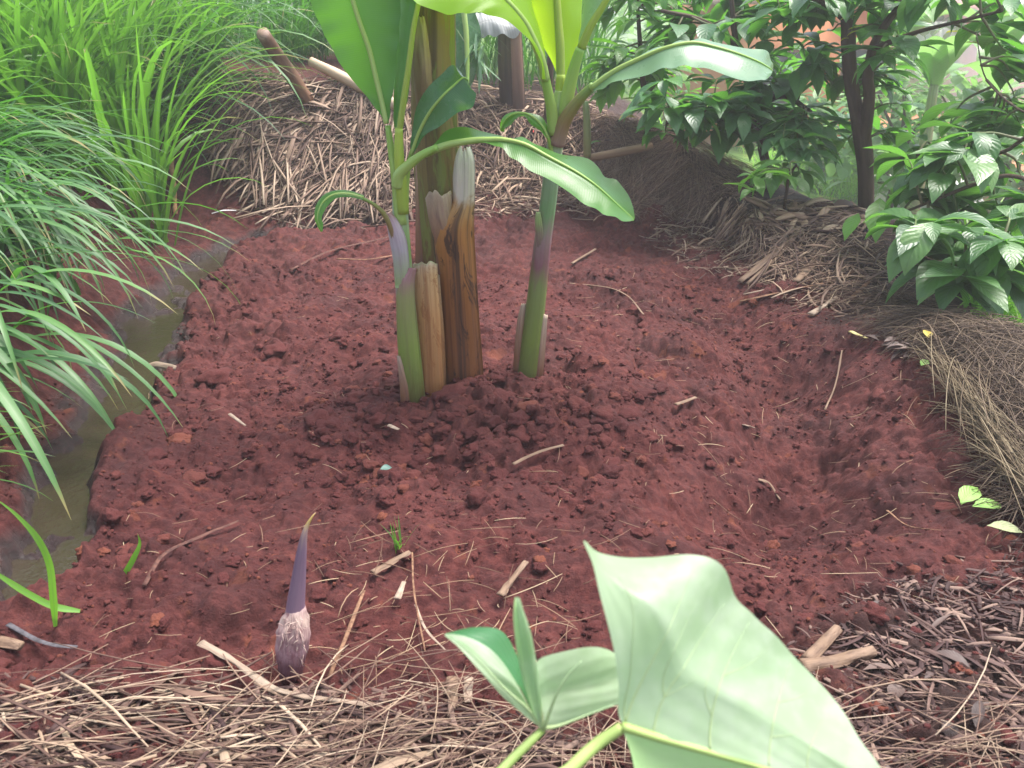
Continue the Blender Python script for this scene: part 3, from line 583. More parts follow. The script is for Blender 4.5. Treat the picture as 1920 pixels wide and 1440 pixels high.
# --- the banana corm shoot lying in the foreground
sh = thing('banana_shoot', 'purple spear shaped banana shoot with pinkish bulb planted in the red soil', 'banana shoot', hit(548, 1262)[0])
_b = hit(548, 1262)[0]; Yb = _b[1]
SP = stemmat('shoot_purple', [(0, (.36, .23, .25)), (.25, (.20, .125, .175)), (.7, (.155, .10, .145)), (.86, (.25, .17, .14)), (.93, (.40, .30, .05)), (1, (.38, .25, .12))], (.10, .06, .12), .5, .35, 8, 1)
BU = stemmat('shoot_bulb', [(0, (.09, .03, .035)), (.25, (.17, .075, .09)), (.5, (.36, .22, .24)), (.85, (.50, .37, .31)), (1, (.34, .22, .22))], (.16, .06, .075), .65, .7, 13, 2.5, bump=.9, blotch=((.16, .06, .075), .6))
V, Q, uv = px_tube([(551, 1190, 20), (555, 1130, 16), (560, 1085, 13), (565, 1040, 9.5), (570, 1005, 6), (576, 985, 3.5), (586, 968, 1.6), (592, 961, .6)], (Yb+.02, Yb+.07), 14); ob('spear', V, Q, SP, sh, uv)
V, Q, uv = px_tube([(543, 1275, 15), (545, 1250, 22), (547, 1225, 27), (550, 1195, 29), (553, 1170, 26), (555, 1150, 20), (556, 1135, 15)], (Yb-.01, Yb+.03), 20, rough=.13, seed=4); ob('bulb', V, Q, BU, sh, uv)
A = at(U(528, 570, 60), U(1160, 1250, 60), Yb-.012); B = A+np.stack([U(-.02, .02, 60), U(-.02, .0, 60), U(-.03, .012, 60)], 1)
V, Q, uv = straws(A, B, .0018, .0012); ob('rootlets', V, Q, strawmat('rootlet', [(.42, .27, .25), (.55, .42, .35)]), sh, uv)

# --- the taro plant close to the camera
TL = leafmat('taro_leaf', [(.34, .47, .28), (.42, .55, .36), (.49, .62, .44)], (.48, .74, .34), .55, .45, (.4, .5, .25), 10, .3, .0, .0, .12, rnd=False, nsc=9, veinmix=0., bloom=((.55, .64, .50), .6))
TD = leafmat('taro_leaf_top', [(.03, .12, .04), (.045, .16, .06), (.06, .19, .07)], (.12, .45, .08), .3, .4, (.1, .3, .1), 10, .3, .0, .0, .2, rnd=False, nsc=9, veinmix=0.)
TP = stemmat('taro_petiole', [(0, (.36, .48, .14)), (.4, (.42, .56, .18)), (1, (.2, .25, .08))], (.3, .42, .12), .4, .25, trans=.15)
TV = stemmat('taro_vein', [(0, (.46, .56, .27)), (1, (.40, .54, .32))], (.36, .48, .26), .45, .2, trans=.15)
taro = thing('taro_plant', 'pale green taro leaves seen from underneath close to the camera', 'taro plant', (.0, .46, float(hf(0., .46))))
JY = .62
big = [(1094, 1014, 1095.5, 1014, 1097, 1014), (1116, 1075, 1126, 1062, 1136, 1042), (1134, 1150, 1175, 1105, 1215, 1044), (1150, 1220, 1225, 1140, 1300, 1040), (1160, 1290, 1255, 1190, 1352, 1060),
       (1168, 1358, 1275, 1255, 1384, 1125), (1240, 1382, 1330, 1290, 1425, 1164), (1340, 1410, 1410, 1330, 1492, 1232), (1450, 1442, 1500, 1385, 1560, 1308), (1560, 1482, 1588, 1440, 1622, 1398), (1700, 1530, 1702, 1528, 1705, 1520)]
V, Q, uv, Mw, Nn = patch(big, (.70, .64, JY, .60, .58), (.705, .665, .645, .63, .58), (.71, .73, .72, .70, .58), sub=6, nu=12, camber=.02, ripple=.0015, rf=16)
bl = ob('leaf_blade', V, Q, TL, taro, uv); bl['label'] = 'large pale leaf with a pointed upper corner'
G = V.reshape(-1, 25, 3); m = len(G)
def vein(path, r0, parent, mat=TV):      # path: (station 0..1, across 0..1) on the blade
    path = np.array(path); p = cr(np.hstack([path, path[:, :1]]), 8); i = np.clip(p[:, 0], 0, 1)*(m-1); j = np.clip(p[:, 1], 0, 1)*24
    i0 = np.minimum(i.astype(int), m-2); j0 = np.minimum(j.astype(int), 23); fi = (i-i0)[:, None]; fj = (j-j0)[:, None]
    P = (G[i0, j0]*(1-fj)+G[i0, j0+1]*fj)*(1-fi)+(G[i0+1, j0]*(1-fj)+G[i0+1, j0+1]*fj)*fi
    V, Q, uv = tube(P+nrm(CAM-P)*r0*.55, np.linspace(r0*.8, r0*.2, len(P)), 7, 1); return ob('vein', V, Q, mat, parent, uv)
for pth, r in [([(.5, .02), (.44, .25), (.40, .45), (.36, .7), (.33, .9)], .0011), ([(.58, .02), (.53, .3), (.5, .6), (.48, .92)], .0010), ([(.69, .02), (.65, .3), (.61, .6), (.58, .95)], .0012), ([(.79, .02), (.76, .35), (.73, .65), (.70, .95)], .0010), ([(.86, .03), (.83, .4), (.81, .8)], .0009), ([(.92, .04), (.90, .4), (.885, .8)], .0007), ([(.61, .6), (.64, .75), (.65, .95)], .0005), ([(.73, .65), (.755, .8), (.76, .95)], .0005), ([(.53, .3), (.55, .45), (.56, .58)], .0004), ([(.76, .35), (.785, .5), (.79, .7)], .0005),
               ([(.5, .02), (.42, .1), (.33, .2), (.24, .4), (.16, .6)], .0008), ([(.53, .3), (.47, .42), (.44, .55), (.41, .75)], .0006), ([(.65, .3), (.59, .5), (.56, .75)], .0006)]: vein(pth, r, bl)
mid_ = at([1166, 1240, 1340, 1450, 1560, 1700], [1362, 1385, 1413, 1446, 1486, 1533], [JY-.004, .612, .605, .595, .585, .575])
V, Q, uv = tube(mid_, [.0046, .0040, .0034, .0026, .0018, .0008], 10, 6); ob('midrib', V, Q, TP, bl, uv)
oth = [(1168, 1358, 1172, 1380, 1180, 1400), (1240, 1384, 1225, 1450, 1215, 1510), (1340, 1412, 1335, 1500, 1330, 1580), (1450, 1446, 1450, 1530, 1450, 1600), (1560, 1486, 1570, 1530, 1580, 1570), (1700, 1532, 1701, 1533, 1702, 1536)]
V, Q, uv, _, _ = patch(oth, (JY+.002, .612, .58), (JY+.05, .66, .58), (JY+.10, .70, .58), nu=6); ob('leaf_blade', V, Q, TL, taro, uv)
P_ = tube(np.vstack([at([1166, 1120, 1070, 990], [1364, 1395, 1442, 1530], [JY-.002, .61, .59, .56]), [[.01, .49, .60], [.0, .47, .25], [.0, .46, .02]]]), [.0055, .006, .0062, .0066, .008, .011, .014], 12, 6); ob('petiole', P_[0], P_[1][::1], TP, taro, P_[2])
# the younger leaf beside it
y2 = thing('taro_leaf', 'young folded arrow shaped taro leaf left of the large pale one', 'taro leaf', (-.03, .47, float(hf(-.03, .47))))
K = .70
V, Q, uv, _, _ = patch([(1008, 1358, 1012, 1360, 1016, 1366), (965, 1275, 968, 1290, 985, 1343), (925, 1222, 918, 1250, 945, 1308), (880, 1196, 880, 1212, 900, 1258), (848, 1189, 850, 1195, 862, 1216), (833, 1189, 834, 1190, 836, 1193)], (K, .74, .76), (K, .72, .75), (K, .70, .74), nu=6, camber=.05); ob('leaf_blade', V, Q, TL, y2, uv)
V, Q, uv, _, _ = patch([(1004, 1345, 1004, 1348, 1004, 1350), (985, 1280, 980, 1280, 972, 1285), (968, 1226, 950, 1235, 930, 1240), (940, 1183, 920, 1195, 890, 1208), (890, 1176, 880, 1185, 860, 1196), (836, 1187, 835, 1188, 835, 1190)], (.72, .79, .78), (.715, .77, .77), (.71, .75, .76), nu=6); o_ = ob('leaf_blade', V, Q, TD, y2, uv); o_['label'] = 'dark green upper side of the folded lobe'
V, Q, uv, _, _ = patch([(1008, 1356, 1014, 1360, 1020, 1362), (985, 1292, 998, 1295, 1014, 1300), (970, 1228, 986, 1235, 1006, 1242), (963, 1165, 978, 1180, 996, 1188), (964, 1135, 970, 1145, 982, 1150), (966, 1119, 967, 1120, 969, 1120)], (K, .69, .68), (K-.004, .685, .68), (K, .70, .69), nu=5, camber=.25); ob('leaf_blade', V, Q, TL, y2, uv)
V, Q, uv, _, _ = patch([(988, 1300, 992, 1302, 1000, 1306), (972, 1225, 984, 1232, 997, 1240), (964, 1160, 975, 1172, 987, 1180), (966, 1124, 967, 1124, 968, 1125)], (.70, .695), (.70, .69), (.70, .695), nu=4); ob('leaf_blade', V, Q, TD, y2, uv)
V, Q, uv, _, _ = patch([(1004, 1244, 1012, 1310, 1020, 1368), (1018, 1232, 1035, 1300, 1050, 1362), (1060, 1221, 1080, 1290, 1100, 1343), (1105, 1213, 1125, 1280, 1145, 1326), (1140, 1218, 1160, 1270, 1178, 1312), (1175, 1240, 1185, 1270, 1195, 1300)], (.735, .75, .78), (.72, .74, .78), (K, .73, .78), nu=6, camber=.10); ob('leaf_blade', V, Q, TL, y2, uv)
for pts in ([(1018, 1368), (990, 1330), (945, 1290), (895, 1236), (850, 1196)], [(1018, 1366), (1050, 1360), (1100, 1341), (1150, 1322)], [(1017, 1366), (1010, 1300), (998, 1230), (975, 1140)], [(1020, 1366), (1040, 1310), (1062, 1270), (1090, 1240)]):
    pts = np.array(pts); V, Q, uv = tube(at(pts[:, 0], pts[:, 1], np.linspace(K-.006, K+.015, len(pts))), np.linspace(.0022, .0007, len(pts)), 8, 6); ob('vein', V, Q, TV, y2, uv)
P_ = tube(np.vstack([at([1018, 990, 940, 880], [1368, 1395, 1445, 1520], [K-.003, .68, .65, .6]), [[-.03, .52, .60], [-.03, .48, .25], [-.03, .47, .02]]]), [.0038, .0048, .0052, .0055, .007, .010, .012], 12, 6); ob('petiole', P_[0], P_[1], TP, y2, P_[2])
# ------------------------------------------------------------------ grass, straw, sticks
def inpoly(poly, n):
    poly = np.array(poly, float); lo, hi = poly.min(0), poly.max(0); out = np.zeros((0, 2))
    while len(out) < n:
        p = U(lo, hi, (n*3, 2)); c = np.zeros(len(p), bool); j = len(poly)-1
        for i in range(len(poly)):
            a, b = poly[i], poly[j]
            c ^= ((a[1] > p[:, 1]) != (b[1] > p[:, 1])) & (p[:, 0] < (b[0]-a[0])*(p[:, 1]-a[1])/(b[1]-a[1]+1e-9)+a[0]); j = i
        out = np.vstack([out, p[c]])
    return out[:n]
def strew(poly, n, L, W, az, lift=(.0, .03), T=None, sag=None, seg=3, pw=1.):
    """straws lying on the land inside a region"""
    q = inpoly(poly, n); A = hit(q[:, 0], q[:, 1]); l = L[0]+(L[1]-L[0])*U(0, 1, n)**pw
    a = az(q, n) if callable(az) else U(az[0], az[1], n)
    D = np.stack([np.cos(a), np.sin(a)], 1)*l[:, None]*.5
    P0 = A.copy(); P1 = A.copy(); P0[:, :2] -= D; P1[:, :2] += D
    P0[:, 2] = mac(P0[:, 0], P0[:, 1])+U(lift[0], lift[1], n)+.008; P1[:, 2] = mac(P1[:, 0], P1[:, 1])+U(lift[0], lift[1], n)+.008
    # keep the true length where the land is steep
    d = P1-P0; k = l/np.maximum(np.linalg.norm(d, axis=1), 1e-6); m = (P0+P1)/2; P0 = m-d*.5*k[:, None]; P1 = m+d*.5*k[:, None]
    w = U(W[0], W[1], n)
    return straws(P0, P1, w, (w*.22+.0006) if T is None else T, sag, seg)
ST_TAN = strawmat('dry_straw', [(.055, .029, .024), (.115, .067, .05), (.20, .128, .092), (.30, .21, .15), (.42, .315, .235)])
ST_BR = strawmat('brown_straw', [(.06, .032, .027), (.13, .075, .056), (.22, .135, .095), (.34, .23, .155), (.46, .34, .24)])
HAY = strawmat('fine_hay', [(.10, .055, .045), (.19, .115, .085), (.29, .19, .14), (.42, .30, .22)], .75)
HAYG = strawmat('grey_hay', [(.045, .028, .021), (.085, .055, .040), (.135, .092, .062), (.22, .16, .105)], .7)
CHIP = strawmat('dark_mulch', [(.03, .014, .014), (.055, .028, .026), (.085, .047, .042), (.14, .085, .07), (.26, .175, .135)], .7, .25)
TWIG = strawmat('twig', [(.09, .045, .03), (.18, .10, .065), (.32, .21, .13), (.45, .34, .22)])
def stuff(name, parts, mat, label, cat):
    V, Q, uv = join(parts); return tag(ob(name, V, Q, mat, None, uv, smooth=False), label, cat, kind='stuff')
def swirl(q, n): return 1.0+1.6*fbm(q[:, 0]/170, q[:, 1]/170, 301, 2)+rng.normal(0, .5, n)
HL = [(390, 190), (470, 140), (600, 165), (740, 190), (775, 300), (770, 415), (660, 425), (520, 420), (430, 330), (370, 250)]
stuff('straw_mulch', [strew(HL, 950, (.12, .45), (.008, .030), swirl, (.0, .07), pw=1.4), strew([(400, 180), (560, 170), (620, 250), (520, 360), (410, 290)], 300, (.2, .55), (.015, .04), lambda q, n: rng.normal(.75, .35, n), (.02, .09)),
     strew([(380, 300), (760, 320), (775, 425), (520, 428), (420, 380)], 170, (.25, .65), (.006, .02), lambda q, n: rng.normal(1.45, .4, n), (.02, .10)), strew(HL, 900, (.1, .4), (.002, .005), (0, 6.28), (.0, .08))], ST_TAN, 'heap of dry cane straw piled behind the ditch on the left', 'straw mulch')
stuff('straw_mulch', [strew([(760, 190), (900, 150), (1120, 170), (1130, 300), (1120, 400), (760, 418)], 820, (.1, .45), (.006, .024), (0, 6.28), (.0, .05), pw=1.5), strew([(760, 170), (1130, 170), (1130, 400), (760, 415)], 900, (.1, .4), (.002, .004), (0, 6.28), (.0, .05)),
     strew([(880, 330), (1120, 350), (1130, 420), (900, 425)], 120, (.08, .25), (.008, .016), (0, 6.28), (.01, .04))], ST_BR, 'brown straw covering the bank behind the banana stems', 'straw mulch')
stuff('hay', [strew([(1120, 300), (1190, 250), (1290, 262), (1390, 310), (1400, 350), (1320, 400), (1190, 415), (1120, 380)], 3000, (.15, .5), (.002, .0042), lambda q, n: 2.7+rng.normal(0, .6, n), (.0, .06), sag=None, seg=4), strew([(1080, 210), (1230, 230), (1300, 280), (1120, 300)], 900, (.12, .4), (.002, .004), (0, 6.28), (.0, .04)),
     strew([(1150, 330), (1250, 300), (1330, 330), (1330, 410), (1180, 420)], 700, (.15, .35), (.002, .0035), lambda q, n: 1.5+rng.normal(0, .5, n), (.0, .08), seg=4)], HAY, 'rounded heap of fine brown hay on the bank at the back right', 'hay')
RM = [(1220, 440), (1330, 390), (1480, 385), (1600, 395), (1650, 440), (1690, 560), (1600, 600), (1480, 575), (1370, 520), (1260, 470)]
stuff('straw_mulch', [strew(RM, 300, (.05, .32), (.004, .018), (0, 6.28), (.0, .05), pw=1.6), strew(RM, 700, (.06, .3), (.002, .005), (0, 6.28), (.0, .05)), strew(RM, 500, (.02, .09), (.004, .014), (0, 6.28), (-.002, .02), T=.001, pw=1.8), strew([(1350, 390), (1600, 392), (1640, 430), (1560, 450), (1380, 430)], 110, (.1, .3), (.02, .05), (0, 6.28), (.0, .05))], ST_BR, 'broken straw and dead leaves along the right edge of the bed', 'straw mulch')
stuff('straw_mulch', [strew(RM, 60, (.15, .5), (.007, .018), lambda q, n: rng.normal(.75, .4, n), (.02, .07)), strew([(1180, 410), (1330, 400), (1420, 520), (1330, 540), (1230, 470)], 130, (.04, .2), (.004, .012), (0, 6.28), (.0, .02))], ST_TAN, 'pale split straws lying on the dark mulch at the right', 'straw mulch')
stuff('hay', [strew([(1640, 550), (1700, 565), (1800, 600), (1925, 640), (1960, 700), (1840, 700), (1740, 660), (1640, 610)], 1200, (.1, .4), (.0018, .004), lambda q, n: 2.75+rng.normal(0, .85, n), (.0, .06), seg=4),
     strew([(1780, 640), (1960, 660), (1960, 1010), (1890, 1000), (1850, 860)], 800, (.15, .45), (.0016, .0034), lambda q, n: 1.6+rng.normal(0, .8, n), (.0, .07), seg=4)], HAYG, 'tangled grey brown dry grass along the right rim', 'hay')
def sheaf(q, n): return 1.42+.0006*(q[:, 1]-720)+rng.normal(0, .16, n)
stuff('hay', [strew([(1735, 712), (1790, 735), (1880, 850), (1930, 960), (1960, 1010), (1880, 930), (1800, 800)], 360, (.25, .6), (.0018, .0034), sheaf, (.02, .07), seg=5, sag=U(.0, .1, 360))], strawmat('sheaf_straw', [(.10, .068, .042), (.17, .125, .072), (.27, .215, .135)]), 'combed sheaf of long dry grass bending over the right edge', 'hay')
FG = [(-60, 1270), (300, 1262), (560, 1290), (800, 1262), (1000, 1330), (1600, 1330), (1960, 1300), (1960, 1640), (-60, 1640)]
stuff('straw_mulch', [strew([(-60, 1290), (300, 1275), (480, 1300), (700, 1330), (900, 1390), (900, 1640), (-60, 1640)], 230, (.08, .45), (.002, .009), lambda q, n: rng.normal(.12, .4, n), (.0, .03), pw=1.2), strew([(-60, 1300), (300, 1290), (600, 1330), (900, 1420), (900, 1640), (-60, 1640)], 60, (.06, .25), (.008, .026), lambda q, n: rng.normal(.1, .6, n), (.004, .02), T=.0014, sag=U(-.02, .03, 60)), strew([(-60, 1290), (300, 1272), (520, 1300), (800, 1330), (900, 1400), (900, 1640), (-60, 1640)], 170, (.08, .4), (.002, .012), lambda q, n: rng.normal(.08, .3, n), (-.003, .014), T=.0012, sag=U(-.02, .03, 170)), strew(FG, 230, (.1, .5), (.0015, .004), lambda q, n: rng.normal(.3, .7, n), (.0, .06), seg=4),
     strew([(640, 1290), (1050, 1250), (1200, 1400), (1200, 1640), (560, 1640)], 170, (.06, .35), (.0012, .003), lambda q, n: rng.normal(.9, .9, n), (.0, .09), seg=4), strew([(1380, 1400), (1900, 1300), (1960, 1640), (1300, 1640)], 70, (.15, .45), (.0016, .0032), lambda q, n: rng.normal(.35, .3, n), (.02, .07), seg=4)],
     strawmat('front_straw', [(.06, .030, .025), (.125, .070, .052), (.22, .14, .10), (.33, .235, .16), (.45, .35, .26)]), 'loose pale straw strewn along the near edge of the bed', 'straw mulch')
stuff('wood_chips', [strew([(1500, 1290), (1600, 1120), (1750, 1060), (1960, 1040), (1960, 1640), (1450, 1640)], 1700, (.015, .15), (.002, .014), lambda q, n: 2.6+rng.normal(0, .9, n), (-.004, .014), T=.0009, pw=2.6), strew([(1330, 1330), (1560, 1150), (1800, 1040), (1960, 1010), (1960, 1100), (1600, 1300)], 420, (.015, .07), (.002, .008), (0, 6.28), (-.002, .008), T=.0009, pw=2.), strew([(-60, 1260), (700, 1300), (1100, 1380), (1100, 1640), (-60, 1640)], 1000, (.02, .12), (.004, .014), (0, 6.28), (-.005, .015))], CHIP, 'dark rotting bark chips and leaf litter in the near right corner', 'mulch')
BED = [(330, 620), (520, 460), (1200, 440), (1450, 560), (1720, 640), (1820, 900), (1880, 1060), (1500, 1250), (900, 1260), (150, 1250), (180, 1000)]
stuff('litter', [strew(BED, 330, (.015, .10), (.001, .0032), (0, 6.28), (.0, .012), pw=2.), strew([(1050, 440), (1400, 500), (1720, 640), (1860, 1000), (1400, 1150), (1100, 700)], 150, (.03, .16), (.0012, .003), (0, 6.28), (.0, .02), pw=1.5, seg=4), strew([(560, 1000), (1150, 1000), (1250, 1260), (500, 1290)], 130, (.03, .18), (.001, .003), (0, 6.28), (.0, .03), pw=1.5, seg=4)], TWIG, 'rootlets and straw bits scattered over the dug soil', 'plant litter')
# sticks one can point to
M_TAN = stemmat('stick_tan', [(0, (.22, .14, .09)), (.5, (.17, .105, .065)), (1, (.23, .15, .10))], (.075, .04, .027), .7, .8, 6, 2.5, bump=.6); M_BRN = plain('stick_brown', (.11, .055, .035), (.25, .14, .085), 60, .7); M_PALE = stemmat('stick_pale', [(0, (.31, .23, .17)), (.5, (.36, .28, .21)), (1, (.30, .22, .165))], (.15, .09, .065), .7, .7, 6, 2.5, bump=.6); M_ROOT = plain('root_dark', (.05, .022, .02), (.13, .06, .045), 60, .7)
def stick(name, pts, wpx, mat, label, cat, group=None, flat=.35, dz=.012, lift=None, taper=.7):
    pts = np.array(pts, float); P = hit(pts[:, 0], pts[:, 1]); P[:, 2] = np.maximum(P[:, 2], mac(P[:, 0], P[:, 1])+.012)+dz
    if lift is not None: P[:, 2] += np.array(lift)
    r = wpx*.5*np.linalg.norm(P-CAM, axis=1)/F*np.linspace(1, taper, len(P))
    V, Q, uv = tube(P, r, 10, 8, flat=flat, rough=.35, seed=int(pts[0, 0]), a=(0, 0, 1.)); return tag(ob(name, V, Q, mat, None, uv, org=P[0]), label, cat, group)
for a in [('cane_strip', [(250, 719), (290, 711), (331, 702)], 13, M_PALE, 'pale split cane lying across the muddy water', 'cane', None),
          ('straw_piece', [(432, 790), (462, 812)], 7, M_PALE, 'short pale straw left of the banana clump', 'straw'),
          ('straw_piece', [(962, 883), (1005, 866), (1056, 851)], 9, M_TAN, 'brown straw in front of the banana clump', 'straw'),
          ('bark_strip', [(700, 1088), (735, 1068), (769, 1051)], 17, M_TAN, 'broad tan bark strip right of the purple shoot', 'bark'),
          ('bark_strip', [(938, 1134), (962, 1105), (986, 1071)], 15, M_TAN, 'slanting tan bark strip above the young taro leaf', 'bark'),
          ('stick', [(619, 1285), (652, 1210), (684, 1128)], 9, M_BRN, 'reddish brown stick standing right of the shoot bulb', 'stick'),
          ('stalk', [(380, 1225), (440, 1255), (505, 1300), (560, 1322), (700, 1345)], 13, M_PALE, 'long pale stalk below the purple shoot, lying over the straw edge', 'stalk'),
          ('wood_piece', [(1508, 1256), (1568, 1194)], 22, M_TAN, 'upper pale piece of split wood right of the big taro leaf', 'wood'),
          ('wood_piece', [(1500, 1268), (1570, 1256), (1632, 1238)], 27, M_TAN, 'thick stubby wood piece lying flat right of the big taro leaf', 'wood'),
          ('stick', [(1418, 928), (1438, 944), (1459, 964)], 8, M_TAN, 'small tan stick in the hollow on the right', 'stick'),
          ('wood_chip', [(1392, 822), (1411, 813)], 10, M_PALE, 'pale wood chip on the ridge right of the middle', 'chip'),
          ('wood_chip', [(1266, 772), (1304, 756)], 10, M_TAN, 'tan chip right of the second sucker', 'chip'),
          ('wood_chip', [(1593, 634), (1622, 648)], 10, plain('yellow_chip', (.5, .42, .16), (.62, .54, .26), 60), 'yellowish husk below the right mulch', 'chip'),
          ('wood_chip', [(729, 811), (749, 820)], 9, M_PALE, 'whitish chip in front of the banana clump', 'chip'),
          ('wood_chip', [(745, 1140), (758, 1105)], 12, M_PALE, 'white splinter under the broad bark strip', 'chip'),
          ('scrap', [(398, 407), (420, 401), (446, 403)], 5, plain('white_scrap', (.7, .7, .72), (.85, .85, .86), 20, .4), 'white strip of litter on the red bank', 'litter'),
          ('dead_stalk', [(322, 300), (326, 350), (331, 408)], 9, plain('stalk_tan', (.28, .15, .07), (.40, .24, .12), 40), 'tan dead stalk standing against the red bank', 'stalk'),
          ('root', [(545, 515), (620, 478), (700, 458), (738, 450)], 7, M_ROOT, 'long dark root left of the banana clump', 'root'),
          ('root', [(632, 493), (690, 495), (738, 489)], 6, M_BRN, 'short brown root touching the left sucker', 'root'),
          ('root', [(275, 1118), (310, 1055), (380, 1020), (450, 992)], 8, M_ROOT, 'curved dark root left of the purple shoot', 'root'),
          ('twig', [(1068, 543), (1140, 547), (1178, 566), (1206, 600)], 4, M_TAN, 'thin crooked twig right of the second sucker', 'twig'),
          ('twig', [(1660, 972), (1700, 1000), (1756, 1030)], 4, M_BRN, 'forked reddish twig near the fallen green leaf', 'twig'),
          ('twig', [(1545, 780), (1565, 730), (1577, 668)], 3.5, M_TAN, 'thin upright straw in the right hollow', 'twig'),
          ('twig', [(780, 1150), (800, 1200), (835, 1235)], 5, M_PALE, 'pale thin stem left of the young taro leaf', 'twig'),
          ('cane_strip', [(1386, 538), (1450, 482), (1512, 430)], 15, M_TAN, 'longest pale split cane on the right mulch', 'cane'),
          ('cane_strip', [(1400, 540), (1460, 486), (1500, 440)], 9, M_TAN, 'narrow cane lying close under the longest cane', 'cane'),
          ('cane_strip', [(1489, 549), (1525, 500), (1560, 457)], 15, M_TAN, 'second pale cane on the right mulch, nearer its rim', 'cane'),
          ('stick', [(1386, 574), (1480, 562), (1560, 535), (1610, 512)], 8, M_BRN, 'long thin brown stick along the foot of the right mulch', 'stick'),
          ('cane_strip', [(1519, 598), (1566, 567)], 15, M_PALE, 'short greyish cane at the foot of the right mulch', 'cane'),
          ('stick', [(1597, 567), (1640, 524)], 9, M_BRN, 'orange brown stick on the right rim', 'stick'),
          ('stick', [(1671, 518), (1676, 580)], 9, M_TAN, 'upright tan stick at the corner of the right rim', 'stick'),
          ('straw_piece', [(1072, 502), (1116, 474)], 7, M_TAN, 'pair like tan straw right of the purple sucker stem', 'straw'),
          ('wood_piece', [(-10, 1222), (45, 1225)], 20, M_TAN, 'pale wood end at the left picture edge', 'wood'),
          ('stick', [(20, 1190), (90, 1225), (150, 1232)], 9, plain('stick_grey', (.05, .045, .05), (.12, .11, .12), 40), 'dark grey stick in the lower left corner', 'stick'),
          ('bark_strip', [(848, 1286), (853, 1342)], 20, M_TAN, 'left white bark scrap under the young taro leaf', 'bark'),
          ('bark_strip', [(878, 1287), (880, 1338)], 18, M_PALE, 'right white bark scrap under the young taro leaf', 'bark'),
          ('twig', [(774, 1055), (778, 1130), (798, 1240)], 3.5, M_BRN, 'thin brown stem hanging below the broad bark strip', 'twig')]:
    stick(*a, flat=.8 if a[0] == 'wood_piece' else .3)
# poles stuck in the bank
def pole(name, pts, Y, mat, label, cat):
    V, Q, uv = px_tube(pts, Y, 16, 6, rough=.08, seed=int(pts[0][0])); return tag(ob(name, V, Q, mat, None, uv, org=V[-1]), label, cat)
pole('pole', [(492, 62, 11), (512, 92, 11.5), (545, 140, 12), (578, 190, 12)], (6.6, 7.0), stemmat('pole_brown', [(0, (.30, .20, .15)), (.08, (.16, .085, .05)), (1, (.20, .10, .055))], (.07, .035, .02), .6, .6, 8, 1.5), 'brown cut pole leaning out of the straw heap', 'pole')
pole('bamboo_pole', [(582, 115, 8), (625, 136, 9), (690, 170, 10), (760, 206, 10)], (7.25, 7.1), stemmat('pole_pale', [(0, (.50, .38, .26)), (1, (.48, .36, .25))], (.28, .18, .11), .55, .4, 6, 1.), 'pale peeled pole behind the left sucker leaf', 'pole')
pole('pole', [(1085, 300, 7), (1150, 288, 7.5), (1222, 274, 7)], (6.55, 6.7), stemmat('pole_tan', [(0, (.33, .20, .12)), (1, (.35, .22, .14))], (.16, .08, .05), .6, .5, 7, 1.2), 'tan pole lying on the hay behind the right sucker', 'pole')
# grass
def grassmat(n, cols, tcol, trans, rough=.4): return leafmat(n, cols, tcol, trans, rough, (.16, .26, .10), 0., 0., .14, .0, .1, nsc=3, veinmix=.5, tip=(.30, .22, .09))
G_BR = grassmat('grass_bright', [(.025, .085, .02), (.05, .15, .015), (.085, .22, .018), (.11, .25, .03), (.17, .29, .05)], (.20, .50, .04), .42)
G_BL = grassmat('grass_bluish', [(.022, .070, .022), (.045, .125, .038), (.075, .18, .05), (.11, .24, .055)], (.14, .45, .04), .3, .48)
G_DK = grassmat('grass_dark', [(.018, .06, .015), (.03, .095, .02), (.055, .14, .02)], (.1, .36, .02), .3)
def tuft(name, parts, mat, label, cat='grass', kind=None, group=None, org=None):
    V, Q, uv = join(parts); return tag(ob(name, V, Q, mat, None, uv, org=org), label, cat, group, kind)
def clumpbase(cx, cy, sx, sy, n, k=14, tight=.06):
    c = np.stack([U(cx-sx, cx+sx, k), U(cy-sy, cy+sy, k)], 1)[rng.integers(0, k, n)]+rng.normal(0, tight, (n, 2))
    return np.stack([c[:, 0], c[:, 1], mac(c[:, 0], c[:, 1])-.02], 1)
n = 900; B = clumpbase(-3.3, 6.3, .95, .9, n, 40)
tuft('grass_clump', [blades(B, rng.normal(-.6, 1.3, n), U(1.15, 1.55, n), U(.4, 1.9, n), U(.9, 2.0, n), U(.016, .044, n), 9, .3, 1.5, U(-.8, .8, n))], G_BR, 'tall bright yellow green grass filling the top left corner', org=(-3.3, 6.3, .8))
n = 260; B = clumpbase(-3.4, 5.0, .4, .5, n, 18)
tuft('grass_clump', [blades(B, rng.normal(-.5, 1.0, n), U(1.0, 1.5, n), U(.8, 2.3, n), U(.5, 1.2, n), U(.014, .034, n), 9, .3, 1.4, U(-.8, .8, n))], G_BR, 'mid green grass on the left bank above the red bank face', org=(-3, 5, .5))
n = 150; B = clumpbase(-2.95, 4.5, .25, .35, n, 9)
tuft('grass_clump', [blades(B, rng.normal(-.3, .6, n), U(.7, 1.35, n), U(1.2, 2.4, n), U(.6, 1.3, n), U(.014, .034, n), 10, .3, 1.2, U(-.6, .6, n))], G_BL, 'grass on the left bank between the tall corner grass and the clump over the ditch', org=(-2.95, 4.5, .4))
n = 210; B = clumpbase(-2.85, 6.95, .35, .35, n, 14)
tuft('grass_clump', [blades(B, rng.normal(-.15, .35, n), U(.7, 1.35, n), U(1.2, 2.2, n), U(.8, 1.7, n), U(.014, .034, n), 10, .3, 1.2, U(-.6, .6, n))], G_BL, 'bluish green grass arching over the straw heap', org=(-2.45, 6.95, .8))
